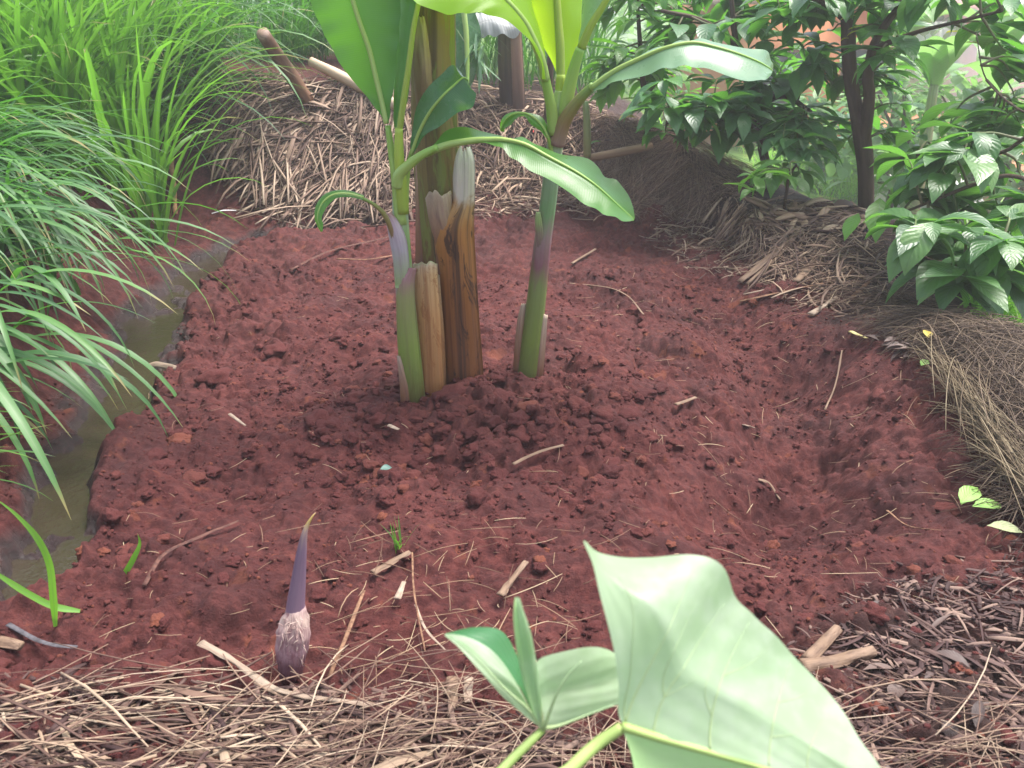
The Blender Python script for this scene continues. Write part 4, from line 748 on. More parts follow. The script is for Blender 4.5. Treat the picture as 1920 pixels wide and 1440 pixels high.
n = 230; B = clumpbase(-1.75, 8.3, .8, .3, n, 16)
tuft('grass_clump', [blades(B, rng.normal(-.5, .6, n), U(.8, 1.4, n), U(1.0, 2.0, n), U(.7, 1.5, n), U(.008, .018, n), 10, .3, 1.2, U(-.6, .6, n))], G_BL, 'dark grass behind the leaning brown pole', org=(-1.7, 7.9, .9))
n = 230; B = clumpbase(-2.55, 3.75, .26, .6, n, 14, .06); B[:, 2] += .05
tuft('grass_clump', [blades(B, rng.normal(-.45, .5, n), U(.7, 1.25, n), U(1.5, 2.5, n), U(.55, 1.2, n), U(.014, .036, n), 12, .28, 1.15, U(-.5, .5, n), lat=U(-.4, .4, n))], G_BL, 'long arching grass hanging over the muddy ditch at the left edge', org=(-2.2, 3.4, .3))
n = 36; B = np.stack([U(-2.3, -1.92, n), U(2.7, 3.2, n), U(.2, .5, n)], 1)
tuft('grass_clump', [blades(B, rng.normal(-.3, .35, n), U(.2, .9, n), U(1.2, 2.2, n), U(.6, 1.0, n), U(.022, .04, n), 12, .28, 1.0, U(-.4, .4, n))], G_BL, 'broad grass blades hanging down to the water at the left edge', org=(-1.95, 2.9, .1))
n = 60; B = clumpbase(-2.0, 2.4, .16, .25, n, 6, .05)
tuft('grass_clump', [blades(B, rng.normal(-.2, .6, n), U(.5, 1.2, n), U(.8, 2.0, n), U(.2, .5, n), U(.006, .014, n), 9, .28, 1.0, U(-.4, .4, n))], G_BR, 'short grass at the left edge beside the near ditch water', org=(-1.95, 2.35, .1))
def pxblade(pts, w, Y0, Y1):
    pts = np.array(pts, float); Y = np.linspace(Y0, Y1, len(pts)); C = cr(at(pts[:, 0], pts[:, 1], Y), 6); m = len(C)
    T = nrm(np.gradient(C, axis=0)); S = nrm(np.cross(T, nrm(CAM-C)+[0, 0, .5])); t = np.linspace(0, 1, m)
    r = (np.interp(t, [0, .15, .6, 1], [.5, 1, .9, .03])*w*.5*np.linalg.norm(C-CAM, axis=1)/F)[:, None]
    Nn = np.cross(S, T); V = np.stack([C-S*r+Nn*r*.25, C, C+S*r+Nn*r*.25], 1).reshape(-1, 3)
    i = np.arange(m-1)[:, None]*3+np.arange(2)[None]; Q = np.stack([i, i+1, i+4, i+3], -1).reshape(-1, 4)
    return V, Q, np.stack(np.broadcast_arrays(np.array([0, .5, 1.])[None], t[:, None]), -1).reshape(-1, 2)
_y = hit(100, 1180)[0][1]
tuft('grass_sprig', [pxblade([(104, 1175), (100, 1120), (93, 1060), (70, 1010), (30, 965), (-15, 930)], 11, _y, _y-.12), pxblade([(150, 1146), (100, 1137), (50, 1112), (0, 1080), (-40, 1055)], 11, _y+.03, _y-.08)], grassmat('grass_fresh', [(.10, .26, .03), (.15, .33, .05)], (.3, .7, .05), .35), 'two loose green blades crossing the near end of the ditch')
_y = hit(238, 1082)[0][1]
tuft('grass_strand', [pxblade([(176, 1140), (205, 1118), (232, 1080), (252, 1045), (262, 1020), (258, 1000)], 11, _y, _y-.02)], G_BR, 'single green blade curving up from the soil right of the ditch end')
_p = hit(748, 1030)[0]; n = 12
tuft('grass_tuft', [blades(_p+np.stack([rng.normal(0, .006, n), rng.normal(0, .006, n), np.zeros(n)], 1), U(0, 6.28, n), U(1.0, 1.5, n), U(.1, .9, n), U(.05, .13, n), U(.003, .006, n), 5)], G_BR, 'tiny tuft of green grass in the middle of the soil')
# leaves lying about
def flatleaf(name, px, py, L, W, az, mat, label, el=.15, curl=.5, fold=.35, cat='leaf'):
    p = hit(px, py, .055)[0]; V, Q, uv = blades(p[None], np.array([az]), el, curl, L, W, 10, fold, 1.2, .3, 'coffee')
    tag(ob(name, V, Q, mat, None, uv, org=p), label, cat)
LF_G = leafmat('fallen_leaf_green', [(.15, .33, .04), (.22, .42, .08), (.30, .50, .12)], (.35, .7, .1), .25, .4, (.4, .55, .2), 9, .3, .04, .3, .4, rnd=False, nsc=30)
LF_Y = leafmat('fallen_leaf_yellow', [(.40, .30, .05), (.55, .42, .06)], (.5, .4, .05), .25, .5, (.5, .4, .1), 9, .3, .04, .3, .4, rnd=False, nsc=30)
LF_B = leafmat('fallen_leaf_bluish', [(.06, .13, .11), (.09, .18, .15)], (.1, .2, .15), .1, .4, (.2, .3, .25), 9, .3, .04, .3, .4, rnd=False, nsc=30)
LF_V = leafmat('fallen_leaf_mottled', [(.12, .11, .07), (.30, .34, .16), (.42, .46, .25)], (.3, .35, .15), .2, .5, (.4, .4, .25), 9, .3, .04, .3, .4, rnd=False, nsc=90)
LF_D = leafmat('dead_leaf_dark', [(.035, .018, .016), (.07, .040, .034), (.12, .075, .06)], (.06, .03, .02), .05, .6, (.1, .07, .06), 9, .3, .04, .15, .2, rnd=True, nsc=30)
flatleaf('fallen_leaf', 1792, 985, .125, .06, .75, LF_G, 'bright green fallen leaf lying at the right edge of the soil', .2, .3)
flatleaf('fallen_leaf', 1812, 992, .11, .05, .15, LF_G, 'second green leaf half hidden under the bright fallen leaf', .05, .3)
flatleaf('fallen_leaf', 1838, 1032, .095, .045, -.35, LF_V, 'pale mottled leaf below the bright fallen leaves', .1, .3)
flatleaf('fallen_leaf', 1722, 708, .05, .035, .6, LF_G, 'small pale leaf at the tip of the dry grass sheaf', .3, .2)
flatleaf('fallen_leaf', 1735, 662, .06, .04, 1.4, LF_Y, 'small yellow leaf on the right rim', .3, .2)
flatleaf('fallen_leaf', 715, 917, .04, .03, .2, LF_B, 'small bluish leaf fragment on the soil in front', .1, .1)
flatleaf('fallen_leaf', 1158, 240, .16, .09, .2, LF_Y, 'yellow leaf on the hay behind the right sucker', .3, .5)
flatleaf('fallen_leaf', 1000, 262, .03, .012, 1.5, plain('red_scrap_c', (.6, .06, .05), (.7, .12, .1), 30, .4), 'red scrap on the mulch left of the right sucker', .9, .1)
flatleaf('dead_leaf', 1560, 408, .26, .13, .5, LF_D, 'dark curled dead leaf on the crest of the right mulch', .25, .8)
q = np.vstack([inpoly([(1090, 215), (1230, 235), (1270, 280), (1110, 290)], 60), inpoly([(1400, 390), (1600, 395), (1640, 440), (1420, 440)], 50), inpoly([(1640, 600), (1760, 630), (1740, 690), (1640, 650)], 60), inpoly([(1560, 1150), (1920, 1080), (1920, 1440), (1500, 1440)], 22)])
n = len(q); B = hit(q[:, 0], q[:, 1], .01); V, Q, uv = blades(B, U(0, 6.28, n), U(-.2, .5, n), U(.2, 1.2, n), U(.03, .10, n), U(.015, .04, n), 6, .4, 1.2, U(-.6, .6, n), 'coffee')
tag(ob('leaf_litter', V, Q, LF_D, None, uv), 'dark dead leaves lying among the mulch', 'leaf litter', kind='stuff')
# ------------------------------------------------------------------ trees, bushes and what lies beyond
CO = leafmat('coffee_leaf', [(.025, .080, .028), (.042, .125, .042), (.065, .175, .055), (.11, .25, .06)], (.18, .52, .05), .34, .36, (.08, .16, .06), 9, .28, .05, .25, .35, nsc=5, spec=.65, veinmix=.55)
CO3 = leafmat('glossy_leaf', [(.030, .085, .030), (.05, .125, .042), (.08, .175, .055), (.13, .25, .07)], (.2, .52, .06), .34, .36, (.10, .20, .07), 9, .28, .05, .25, .35, nsc=5, spec=.6, veinmix=.55)
CO2 = leafmat('bright_leaf', [(.035, .10, .02), (.06, .17, .028), (.10, .25, .035), (.17, .33, .05)], (.25, .66, .04), .38, .32, (.14, .26, .09), 9, .28, .05, .3, .5, nsc=5, veinmix=.55)
LYEL = leafmat('yellow_leaf', [(.45, .46, .02), (.6, .58, .03)], (.8, .8, .03), .5, .35, (.5, .5, .1), 9, .28, .05, .3, .4, nsc=5)
BARK = stemmat('tree_bark', [(0, (.075, .046, .032)), (.5, (.095, .062, .045)), (1, (.07, .05, .036))], (.03, .018, .012), .8, .6, 7, 5, .2, .8)
GTWIG = stemmat('green_twig', [(0, (.10, .075, .04)), (.5, (.12, .14, .05)), (1, (.16, .24, .07))], (.05, .05, .02), .6, .4, 4, 3)
def sprays(ends, hubs, npair=(2, 5), L=(.20, .36), wr=(.34, .46), droop=(.3, 1.2), tr=.005):
    """twigs from the nearest limb to each end point, carrying leaf pairs that hang"""
    TW, Bs, A, E, C, Ls, Ws = [], [], [], [], [], [], []
    for e in ends:
        d = np.linalg.norm(hubs-e, axis=1); h = hubs[rng.choice(np.argsort(d)[:3])]
        v = e-h; ln = np.linalg.norm(v); mid = h+v*.5+np.array([0, 0, .10*ln])+rng.normal(0, .05*ln, 3)
        q = mid+(e-mid)*.6+rng.normal(0, .03*ln, 3)
        cv = cr([h, mid, q, e], 7); TW.append(tube(cv, np.linspace(tr*1.6, tr*.45, len(cv)), 5, 1))
        taz = math.atan2(e[1]-mid[1], e[0]-mid[0]); k = rng.integers(*npair)
        for t in np.linspace(.42, 1., k):
            p = cv[int(t*(len(cv)-1))]
            for sgn in (-1, 1):
                Bs.append(p); A.append(taz+sgn*U(.5, 1.4)); E.append(U(-.5, .45)); C.append(U(*droop)); Ls.append(U(*L)*(1-.25*(t-.5))); Ws.append(Ls[-1]*U(*wr))
        Bs.append(e); A.append(taz+U(-.4, .4)); E.append(U(-.3, .5)); C.append(U(*droop)); Ls.append(U(*L)*.7); Ws.append(Ls[-1]*U(*wr))
    return TW, blades(np.array(Bs), np.array(A), np.array(E), np.array(C), np.array(Ls), np.array(Ws), 7, .28, 1.2, U(-.5, .5, len(Bs)), 'coffee', U(-.35, .35, len(Bs)))
def region(boxes):
    out = []
    for x0, x1, y0, y1, Y0, Y1, k in boxes:
        out.append(at(U(x0, x1, k), U(y0, y1, k), U(Y0, Y1, k)))
    return np.vstack(out)
def tree(name, label, cat, limbs, boxes, mat, group=None, extra=0, **kw):
    root = thing(name, label, cat, limbs[0][0][0], group)
    hubs = []
    for P, R in limbs:
        c = cr(np.hstack([np.array(P, float), np.array(R, float)[:, None]]), 6); hubs.append(c[2:, :3])
    V, Q, uv = join([tube(np.array(P, float), R, 12, 6, rough=.12, seed=i+3) for i, (P, R) in enumerate(limbs)]); ob('trunk', V, Q, BARK, root, uv)
    tw, lf = sprays(region(boxes), np.vstack(hubs), **kw)
    if len(tw) < 9:
        for q_ in tw: ob('twig', q_[0], q_[1], GTWIG, root, q_[2])
    else:
        tw = join(tw); ob('twigs', *tw[:2], GTWIG, root, tw[2])
    ob('crown', lf[0], lf[1], mat, root, lf[2])
    return root
def L_(pts, Y): pts = np.array(pts, float); return at(pts[:, 0], pts[:, 1], np.linspace(Y[0], Y[1], len(pts))), pts[:, 2]*np.linspace(Y[0], Y[1], len(pts))/F
def gz(x, y): return float(mac(x, y))
# the tree on the rim with a forked trunk
YT = 5.75; b = at(1626, 470, YT); b[2] = min(b[2], gz(b[0], b[1])-.05)
p, r = L_([(1624, 420, 14), (1624, 340, 14.5), (1620, 280, 15), (1612, 235, 14), (1602, 190, 12), (1592, 120, 12.5), (1590, 60, 12), (1584, -20, 11), (1575, -120, 9)], (YT, YT)); p = np.vstack([b, p]); r = np.concatenate([[.06], r])
p2, r2 = L_([(1618, 262, 12), (1626, 220, 11), (1630, 180, 10.5), (1628, 140, 9), (1640, 80, 7), (1680, 20, 6), (1740, -40, 5)], (YT, YT-.4))
p3, r3 = L_([(1590, 40, 7), (1540, 0, 6), (1470, -30, 5), (1400, -60, 4)], (YT, YT-.3)); p4, r4 = L_([(1640, 90, 5), (1720, 60, 4), (1800, 40, 3), (1880, 20, 2.5)], (YT-.3, YT-.9))
T1 = tree('coffee_tree', 'dark coffee tree with a forked trunk standing on the right rim', 'tree', [(p, r), (p2, r2), (p3, r3), (p4, r4)],
     [(1430, 1700, -60, 40, 5.0, 6.2, 18), (1480, 1600, 40, 170, 5.7, 6.4, 7), (1640, 1930, -60, 25, 4.7, 5.8, 12), (1400, 1580, -50, 50, 5.6, 6.6, 6), (1640, 1690, 50, 110, 5.2, 5.8, 5), (1860, 1930, 40, 110, 4.6, 5.4, 3), (1640, 1690, 130, 260, 5.6, 5.9, 6), (1530, 1600, 180, 270, 5.9, 6.3, 4)], CO)
V, Q, uv = blades(at([1606, 1618, 1612, 1592, 1810, 1800], [30, 50, 58, 72, 80, 60], [5.4, 5.4, 5.4, 5.4, 5.3, 5.3]), np.array([2.9, 3.2, 3.0, 3.6, -1.2, 2.]), U(-.6, .2, 6), U(.3, .9, 6), np.array([.10, .09, .08, .07, .13, .1]), np.array([.045, .04, .035, .02, .06, .05]), 7, .3, 1.2, 0., 'coffee'); ob('yellow_leaves', V, Q, LYEL, T1, uv)
# the bush left of it
p, r = L_([(1440, 330, 9), (1430, 280, 8), (1420, 220, 7), (1400, 150, 6), (1380, 80, 5), (1370, -20, 4)], (6.2, 6.3)); b = p[0].copy(); b[2] = gz(b[0], b[1])-.05; p = np.vstack([b, p]); r = np.concatenate([[.045], r])
pa, ra = L_([(1425, 240, 6), (1360, 225, 5), (1300, 225, 4), (1250, 230, 3)], (6.2, 5.7)); pb, rb = L_([(1415, 200, 6), (1470, 180, 5), (1520, 210, 4)], (6.25, 5.9)); pc, rc = L_([(1385, 90, 5), (1320, 40, 4), (1240, 20, 3)], (6.3, 6.0))
T2 = tree('coffee_bush', 'dense dark coffee bush behind the hay heap', 'bush', [(p, r), (pa, ra), (pb, rb), (pc, rc)],
     [(1330, 1510, 140, 270, 5.6, 6.5, 23), (1400, 1540, 60, 160, 5.9, 6.7, 8), (1230, 1350, 140, 250, 5.5, 6.3, 11), (1240, 1420, -30, 90, 5.9, 6.6, 13), (1440, 1540, 240, 285, 5.4, 5.9, 7), (1380, 1500, 190, 250, 6.3, 7., 8)], CO)
V, Q, uv = blades(at([1388], [-12], [5.3]), np.array([-.6]), -.2, .6, .15, .085, 8, .2, 1.2, 0., 'coffee'); ob('yellow_leaf', V, Q, LYEL, T2, uv)
# the leafy shrub at the top between the suckers and the bush
p, r = L_([(1215, 215, 5), (1205, 150, 5), (1200, 80, 4), (1195, 0, 3), (1190, -80, 3)], (6.9, 6.7)); b = p[0].copy(); b[2] = gz(b[0], b[1])-.03; p = np.vstack([b, p]); r = np.concatenate([[.025], r])
tree('shrub', 'loose lighter green shrub between the right sucker and the coffee bush', 'bush', [(p, r)], [(1110, 1290, -40, 70, 6.2, 7.0, 20), (1120, 1230, 60, 170, 6.6, 7.2, 16), (1180, 1290, 110, 200, 6.8, 7.4, 10)], CO2, L=(.2, .34), wr=(.27, .36))
# the tree whose branches reach in from the right
b = np.array([3.05, 4.15, gz(3.05, 4.15)-.05]); p = np.vstack([b, [3.02, 4.15, -.4], [2.98, 4.1, .3], [2.95, 4.1, 1.0], [2.9, 4.1, 1.8]]); r = np.array([.06, .05, .045, .035, .025])
def br(pts, Y, r0, start): q, _ = L_([(a, c, 1) for a, c in pts], Y); q = np.vstack([[start], q]); return q, np.linspace(r0, r0*.4, len(q))
B1 = br([(1960, 260), (1880, 285), (1790, 300), (1720, 290)], (4.1, 4.6), .014, [2.98, 4.1, .5]); B2 = br([(1960, 370), (1900, 330), (1830, 345), (1740, 380), (1690, 400)], (4.0, 4.3), .014, [2.98, 4.1, .2]); B3 = br([(1940, 470), (1880, 450), (1820, 480), (1760, 490), (1710, 470)], (3.75, 3.8), .012, [3.0, 4.12, .0]); B4 = br([(1960, 200), (1920, 210), (1850, 150), (1830, 60)], (4.2, 4.8), .007, [2.95, 4.1, .9])
T3 = tree('coffee_tree', 'coffee tree reaching in from the right edge with large glossy leaves', 'tree', [(p, r), B1, B2, B3, B4],
     [(1670, 1790, 250, 310, 4.3, 4.9, 4), (1740, 1930, 235, 315, 4.1, 4.9, 9), (1850, 1930, 190, 260, 4.3, 5.0, 5), (1700, 1800, 330, 400, 4.2, 4.6, 3), (1750, 1930, 400, 530, 3.5, 4.0, 13), (1860, 1935, 330, 450, 3.8, 4.3, 5), (1710, 1780, 410, 470, 3.7, 4.1, 3), (1880, 1935, 90, 200, 4.4, 5.0, 3)], CO3, L=(.20, .34), wr=(.40, .52), droop=(.4, 1.3))
# hanging sprigs between hay heap and trunk
p, r = L_([(1470, 395, 3), (1475, 360, 3), (1480, 330, 2.5), (1500, 300, 2)], (5.5, 5.4)); b = p[0].copy(); b[2] = gz(b[0], b[1])-.02; p = np.vstack([b, p]); r = np.concatenate([[.012], r])
tree('sapling', 'small sapling with drooping leaves on the crest of the right mulch', 'sapling', [(p, r)], [(1400, 1500, 310, 360, 5.0, 5.5, 5)], CO2, npair=(2, 4), L=(.18, .3), droop=(.6, 1.4))
flat_ = blades(at([1610, 1650], [400, 372], [4.75, 4.7]), np.array([-2.3, -1.9]), -.5, .5, np.array([.2, .3]), np.array([.09, .14]), 8, .25, 1.2, .3, 'coffee'); p_ = tube(np.vstack([at([1650, 1640, 1655], [372, 395, 430], [4.7, 4.8, 4.9])]), [.003, .004, .006], 6, 5)
sp = thing('leaf_sprig', 'two lime green leaves hanging in front of the tree trunk', 'sprig', at(1655, 430, 4.9)); [ob('leaf', flat_[0][i*27:(i+1)*27], flat_[1][:16], CO2, sp, flat_[2][:27]) for i in (0, 1)]; ob('stem', p_[0], p_[1], GTWIG, sp, p_[2])
# banana stems further back
bp = thing('banana_plant', 'old dark banana stem with a pale dead leaf folded over its top', 'banana plant', hit(962, 212)[0])
V, Q, uv = px_tube([(962, 220, 25), (960, 170, 23), (957, 110, 22), (955, 60, 20), (955, 20, 18)], (7.7, 7.7), 18, rough=.06)
ob('pseudostem', V, Q, stemmat('old_pseudostem', [(0, (.035, .022, .02)), (.3, (.06, .035, .025)), (.6, (.09, .075, .03)), (1, (.14, .13, .06))], (.02, .013, .012), .6, .6, 12, 1), bp, uv)
shell('dry_sheath', [(962, 986, 218), (960, 983, 150), (957, 978, 60), (958, 976, 30)], (7.56, 7.58), stemmat('old_sheath', [(0, (.05, .025, .025)), (.5, (.26, .15, .10)), (1, (.42, .30, .2))], (.09, .05, .03), .6, .5, 9, 1), bp, .8)
PALE = leafmat('dead_banana_leaf', [(.36, .36, .36), (.46, .47, .46), (.55, .56, .54)], (.5, .5, .45), .25, .5, (.3, .3, .28), 40, .02, .03, .35, .4, rnd=False, nsc=6)
bleaf(bp, [(985, 50, 984, 40, 975, 20), (968, 68, 955, 45, 945, 22), (945, 66, 930, 38, 920, 18), (915, 68, 908, 40, 905, 20), (885, 72, 888, 50, 893, 28), (880, 66, 881, 60, 884, 52)], ((7.5, 7.5), (7.55, 7.5), (7.7, 7.6)), PALE, camber=.1, ripple=.02, label='whitish dead leaf folded over the stem')
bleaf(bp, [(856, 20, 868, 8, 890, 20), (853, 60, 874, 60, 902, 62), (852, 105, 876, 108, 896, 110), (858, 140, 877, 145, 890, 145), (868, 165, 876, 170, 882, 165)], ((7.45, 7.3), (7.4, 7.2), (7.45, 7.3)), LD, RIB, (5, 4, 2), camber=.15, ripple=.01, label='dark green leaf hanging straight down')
n = 34; V, Q, uv = blades(at(U(885, 915, n), U(60, 120, n), U(7.3, 7.5, n)), U(0, 6.28, n), U(-1.5, -.6, n), U(-.2, .4, n), U(.10, .28, n), U(.02, .035, n), 5, .2); ob('torn_leaf_shreds', V, Q, LP, bp, uv)
pole('thin_trunk', [(1026, 240, 8), (1029, 180, 7), (1033, 100, 6), (1034, 20, 6)], (7.4, 7.4), BARK, 'thin dark stem just behind the right sucker', 'stem')
yp = thing('young_plant', 'thin pale green seedling stem right of the right sucker', 'seedling', hit(1101, 292)[0]); V, Q, uv = px_tube([(1101, 296, 7), (1101, 250, 7), (1099, 205, 6), (1097, 190, 5)], 6.5, 10); ob('stem', V, Q, stemmat('seedling', [(0, (.20, .17, .06)), (1, (.20, .30, .10))], (.10, .06, .02), .5, .5, 6, 1), yp, uv)
for a_ in ((1105, 272, .4, .11, .05), (1098, 200, 2.6, .14, .04)):
    V, Q, uv = blades(at([a_[0]], [a_[1]], [6.49]), np.array([a_[2]]), .5, .7, a_[3], a_[4], 6, .3, 1.2, 0., 'coffee'); ob('leaf', V, Q, CO2, yp, uv)
# grass and ground cover
def cover(poly, n, L, W, mat, name, label, Yr=None, el=(.8, 1.5), curl=(.5, 1.8)):
    q = inpoly(poly, n); B = hit(q[:, 0], q[:, 1], full=False); xr = np.interp(B[:, 1], [0, 1.8, CW[0, 1], *CW[1:, 1], 8, 12], [2.1, 1.95, CW[0, 0], *CW[1:, 0], 1.0, 1.2]); B = B[B[:, 0] > xr+.45]; n = len(B); V, Q, uv = blades(B, U(0, 6.28, n), U(*el, n), U(*curl, n), U(*L, n), U(*W, n), 6, .3)
    tag(ob(name, V, Q, mat, None, uv), label, 'grass', kind='stuff')
G_LI = grassmat('grass_light', [(.08, .20, .03), (.13, .28, .045), (.20, .36, .06), (.30, .42, .12)], (.35, .8, .06), .5)
cover([(1380, 330), (1480, 375), (1640, 425), (1640, 330), (1450, 300)], 1500, (.25, .8), (.008, .02), G_LI, 'grass', 'light green grass below the coffee bush')
cover([(1660, 430), (1760, 470), (1930, 500), (1930, 640), (1800, 600), (1700, 560)], 2200, (.2, .6), (.008, .02), G_LI, 'grass', 'bright grass on the lower ground beyond the right rim')
cover([(1130, 180), (1300, 190), (1400, 300), (1330, 262), (1200, 238)], 700, (.2, .5), (.008, .018), G_LI, 'grass', 'bright grass behind the hay heap')
n = 1500; x = U(-3.4, -1.9, n); y = U(4.6, 7.0, n); k = (x < np.interp(y, XD_Y, XD_X)-.75); x, y = x[k], y[k]; n = len(x)
V, Q, uv = blades(np.stack([x, y, mac(x, y)+U(.0, .25, n)], 1), U(0, 6.28, n), U(-.2, .8, n), U(0, .8, n), U(.04, .10, n), U(.025, .05, n), 4, .2, 1.2, 0., 'coffee'); tag(ob('undergrowth', V, Q, G_DK, None, uv), 'low broad leaved weeds under the tall grass', 'weeds', kind='stuff')
n = 1300; B = np.stack([U(-5, .9, n), U(8.2, 10.5, n), np.zeros(n)], 1); B[:, 2] = mac(B[:, 0], B[:, 1])
V, Q, uv = blades(B, U(0, 6.28, n), U(1., 1.5, n), U(.5, 1.8, n), U(.7, 1.7, n), U(.012, .028, n), 8, .3); tag(ob('tall_grass', V, Q, G_DK, None, uv), 'dark tall grass behind the straw bank', 'grass', kind='stuff')
# far banana plants on the lower plot
FB = leafmat('far_banana_leaf', [(.10, .22, .07), (.17, .32, .11), (.26, .42, .18)], (.32, .6, .15), .4, .4, (.3, .42, .2), 30, .05, .06, .3, .3, nsc=3)
def farbanana(px, py, Y, L, label, nl=11):
    c = at(px, py, Y); g0 = gz(c[0], c[1]); root = thing('banana_plant', label, 'banana plant', (c[0], c[1], g0), 'banana plants on the lower plot')
    V, Q, uv = tube(np.array([[c[0], c[1], g0-.05], [c[0]+.03, c[1], (g0+c[2])/2], [c[0], c[1], c[2]]]), [.10, .08, .05], 12, 6); ob('pseudostem', V, Q, stemmat('far_stem', [(0, (.12, .08, .05)), (1, (.2, .26, .1))], (.08, .05, .03)), root, uv)
    for a in np.linspace(0, 6.28, nl, endpoint=False)+U(-.25, .25, nl):
        l = L*U(.75, 1.15); V, Q, uv = blades(c[None]+[[0, 0, U(-.1, .1)]], np.array([a]), U(.5, 1.35), U(.9, 2.1), l, l*.26, 14, .3, 1.3, U(-.5, .5), 'ban'); ob('leaf', V, Q, FB, root, uv)
farbanana(1752, 158, 10.5, 1.15, 'pale hazy banana plant seen in the gap right of the tree trunk')
farbanana(1870, 110, 13., 1.6, 'farther banana plant near the right edge under the white house')
farbanana(1700, 80, 15., 1.8, 'farthest banana plant, just right of the trunk top')
# pale yard, orange earth house, white house
q = hit([1630, 1800, 1850, 1640], [318, 318, 392, 392], full=False); z0 = q[:, 2].max()+.02
V = np.array([[p[0], p[1], z0] for p in q]+[[p[0], p[1], z0-.2] for p in q]); tag(ob('pavement', V, [[3, 2, 1, 0], [0, 1, 5, 4], [1, 2, 6, 5], [2, 3, 7, 6], [3, 0, 4, 7]], plain('pale_concrete', (.62, .58, .56), (.78, .74, .72), 3, .6), smooth=False), kind='structure')
def box(x0, x1, y0, y1, z0, z1):
    V = np.array([[x, y, z] for z in (z0, z1) for y in (y0, y1) for x in (x0, x1)]); return V, np.array([[0, 2, 3, 1], [4, 5, 7, 6], [0, 1, 5, 4], [1, 3, 7, 5], [3, 2, 6, 7], [2, 0, 4, 6]]), None
def house(name, label, x0, x1, y0, y1, zb, zt, ov, rise, wall, roof, wins):
    root = thing(name, label, 'house', ((x0+x1)/2, y0, zb))
    V, Q, _ = box(x0, x1, y0, y1, zb-.3, zt); ob('wall', V, Q, wall, root, smooth=False)
    ym = (y0+y1)/2; rv = []
    for dz in (0, .08): rv += [[x0-ov, y0-ov, zt-.02+dz], [x1+ov, y0-ov, zt-.02+dz], [x1+ov, ym, zt+rise+dz], [x0-ov, ym, zt+rise+dz], [x1+ov, y1+ov, zt-.02+dz], [x0-ov, y1+ov, zt-.02+dz]]
    ob('roof', np.array(rv), [[0, 3, 2, 1], [3, 5, 4, 2], [6, 7, 8, 9], [9, 8, 10, 11], [0, 1, 7, 6], [1, 2, 8, 7], [2, 4, 10, 8], [4, 5, 11, 10], [5, 3, 9, 11], [3, 0, 6, 9]], roof, root, smooth=False)
    for nm, a, b, c, d in wins:
        V, Q, _ = box(a, b, y0-.05, y0+.02, c, d); w = ob(nm, V, Q, M_BRN, root, smooth=False); ORG[w.name] = ORG[root.name]
        V, Q, _ = box(a+.08, b-.08, y0-.065, y0-.04, c+.08, d-.08); ob('pane' if nm == 'window' else 'door_leaf', V, Q, plain('dark_pane', (.03, .035, .04), (.05, .055, .06), 4, .2), w, smooth=False)
gx = gz(6, 19.)
house('earth_house', 'orange earth walled house glimpsed between the coffee leaves', 3.9, 7.7, 19., 23., gx, gx+2.9, .5, 1.1, plain('orange_plaster', (.52, .20, .09), (.62, .27, .13), 2, .9), plain('roof_sheet', (.35, .2, .16), (.5, .32, .27), 6, .5), [('door', 5.2, 6.1, gx, gx+2.05), ('window', 6.9, 7.9, gx+1., gx+2.1)])
gx = gz(14, 26.)
house('white_house', 'small white house with a pinkish roof near the upper right corner', 13., 17.5, 26., 30., gx, gx+2.4, .4, .9, plain('white_plaster', (.75, .74, .74), (.85, .84, .84), 2, .8), plain('pink_roof', (.5, .26, .24), (.62, .36, .33), 5, .5), [('window', 14.3, 15.2, gx+1., gx+1.9)])
for i, (px, py, Y, h, lab) in enumerate([(1700, 200, 13., 1.5, 'pale bushy shrub on the lower plot just right of the tree trunk'), (1810, 190, 14.5, 1.8, 'pale bushy shrub on the lower plot under the white house'), (1900, 270, 12.5, 1.5, 'pale bushy shrub on the lower plot at the right edge'), (1560, 230, 15., 1.6, 'pale bushy shrub on the lower plot left of the tree trunk')]):
    c = at(px, py, Y); g0 = gz(c[0], c[1]); root = thing('shrub', lab, 'bush', (c[0], c[1], g0), 'shrubs on the lower plot'); m = 420
    V, Q, uv = join([tube(np.array([[c[0], c[1], g0-.05], [c[0]+U(-.2, .2), c[1]+U(-.2, .2), (g0+c[2])/2], [c[0]+U(-.7, .7), c[1]+U(-.5, .5), c[2]+.2]]), [.05, .035, .012], 6, 4) for _ in range(4)]); ob('trunk', V, Q, BARK, root, uv)
    B = np.array([c[0], c[1], (g0+c[2])/2+.35])+nrm(rng.normal(0, 1, (m, 3)))*U(.3, 1, (m, 1))**.5*np.array([1.3, 1.0, (c[2]-g0)*.55+.3])*(.7+.3*U(0, 1, (m, 1)))
    V, Q, uv = blades(B, U(0, 6.28, m), U(-.6, .9, m), U(0, .9, m), U(.22, .45, m), U(.1, .2, m), 6, .25, 1.2, 0., 'coffee'); ob('crown', V, Q, FB, root, uv)
# wood beyond
n = 150; c = np.stack([U(-26, 34, n), U(27, 44, n), np.zeros(n)], 1); c[:, 2] = mac(c[:, 0], c[:, 1])+U(.3, 4.2, n); rr = U(1., 2.4, n); m = 90
d = nrm(rng.normal(0, 1, (n, m, 3)))*(U(.35, 1, (n, m, 1))**.5); B = (c[:, None]+d*rr[:, None, None]).reshape(-1, 3); k = len(B)
V, Q, uv = blades(B, U(0, 6.28, k), U(-.8, .8, k), U(0, .8, k), U(.3, .7, k), U(.2, .4, k), 4, .2, 1.2, 0., 'coffee'); tag(ob('far_wood', V, Q, FB, None, uv), 'hazy green trees closing the view', 'wood', kind='stuff')
HAZE = .006
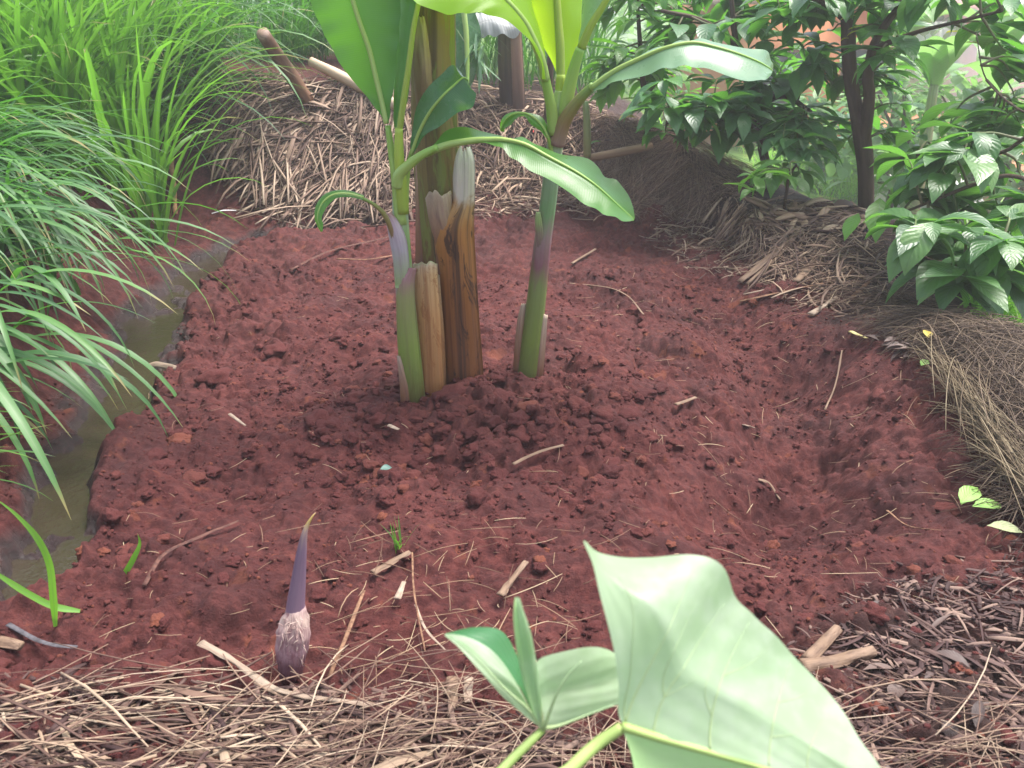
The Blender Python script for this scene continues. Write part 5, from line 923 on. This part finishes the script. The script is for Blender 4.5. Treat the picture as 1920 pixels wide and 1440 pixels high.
# ------------------------------------------------------------------ camera, light, air
cam = bpy.data.objects.new('camera', bpy.data.cameras.new('camera')); COL.objects.link(cam)
cam.location = (0, 0, CZ); cam.rotation_euler = (math.pi/2-TH, 0, 0)
cam.data.sensor_width = 36; cam.data.lens = 36*F/1920; cam.data.clip_end = 1000; cam.data.clip_start = .02
sc.camera = cam
cam.data.dof.use_dof = True; cam.data.dof.focus_distance = 3.4; cam.data.dof.aperture_fstop = 6.3
SUN_EL, SUN_AZ = math.radians(68), math.radians(60)
sd = Vector((math.sin(SUN_AZ)*math.cos(SUN_EL), math.cos(SUN_AZ)*math.cos(SUN_EL), math.sin(SUN_EL)))
sl = bpy.data.lights.new('sun', 'SUN'); sl.energy = 3.0; sl.angle = math.radians(30); sl.color = (1, .96, .9)
so = bpy.data.objects.new('sun', sl); COL.objects.link(so); so.rotation_euler = (-sd).to_track_quat('-Z', 'Y').to_euler(); so.location = sd*20
wd = bpy.data.worlds.new('World'); sc.world = wd; wd.use_nodes = True; nt = wd.node_tree
sky = nt.nodes.new('ShaderNodeTexSky'); sky.sky_type = 'NISHITA'; sky.sun_disc = False; sky.sun_elevation = SUN_EL; sky.sun_rotation = SUN_AZ
sky.air_density = 1.; sky.dust_density = 2.5; sky.ozone_density = 1.
hs = nt.nodes.new('ShaderNodeHueSaturation'); hs.inputs['Saturation'].default_value = .62
nt.links.new(sky.outputs[0], hs.inputs['Color']); bg = nt.nodes['Background']; nt.links.new(hs.outputs[0], bg.inputs[0]); bg.inputs[1].default_value = .13
sc.view_settings.view_transform = 'Standard'; sc.view_settings.look = 'None'; sc.view_settings.exposure = 1.54; sc.view_settings.gamma = 1
sc.cycles.max_bounces = 8; sc.cycles.transparent_max_bounces = 8; sc.cycles.use_denoising = True

V, Q, _ = box(-130, 130, -130, 130, -3.2, 6.6)
hm = bpy.data.materials.new('haze'); hm.use_nodes = True; ht = hm.node_tree; ht.nodes.clear()
pv = ht.nodes.new('ShaderNodeVolumePrincipled'); pv.inputs['Color'].default_value = (.93, .93, .97, 1); pv.inputs['Density'].default_value = HAZE; pv.inputs['Anisotropy'].default_value = .3
ho = ht.nodes.new('ShaderNodeOutputMaterial'); ht.links.new(pv.outputs[0], ho.inputs['Volume'])
tag(ob('haze', V, Q, hm, smooth=False, org=(0, 0, 0)), 'humid pale haze in the air', 'haze', kind='stuff')
sc.cycles.volume_bounces = 1
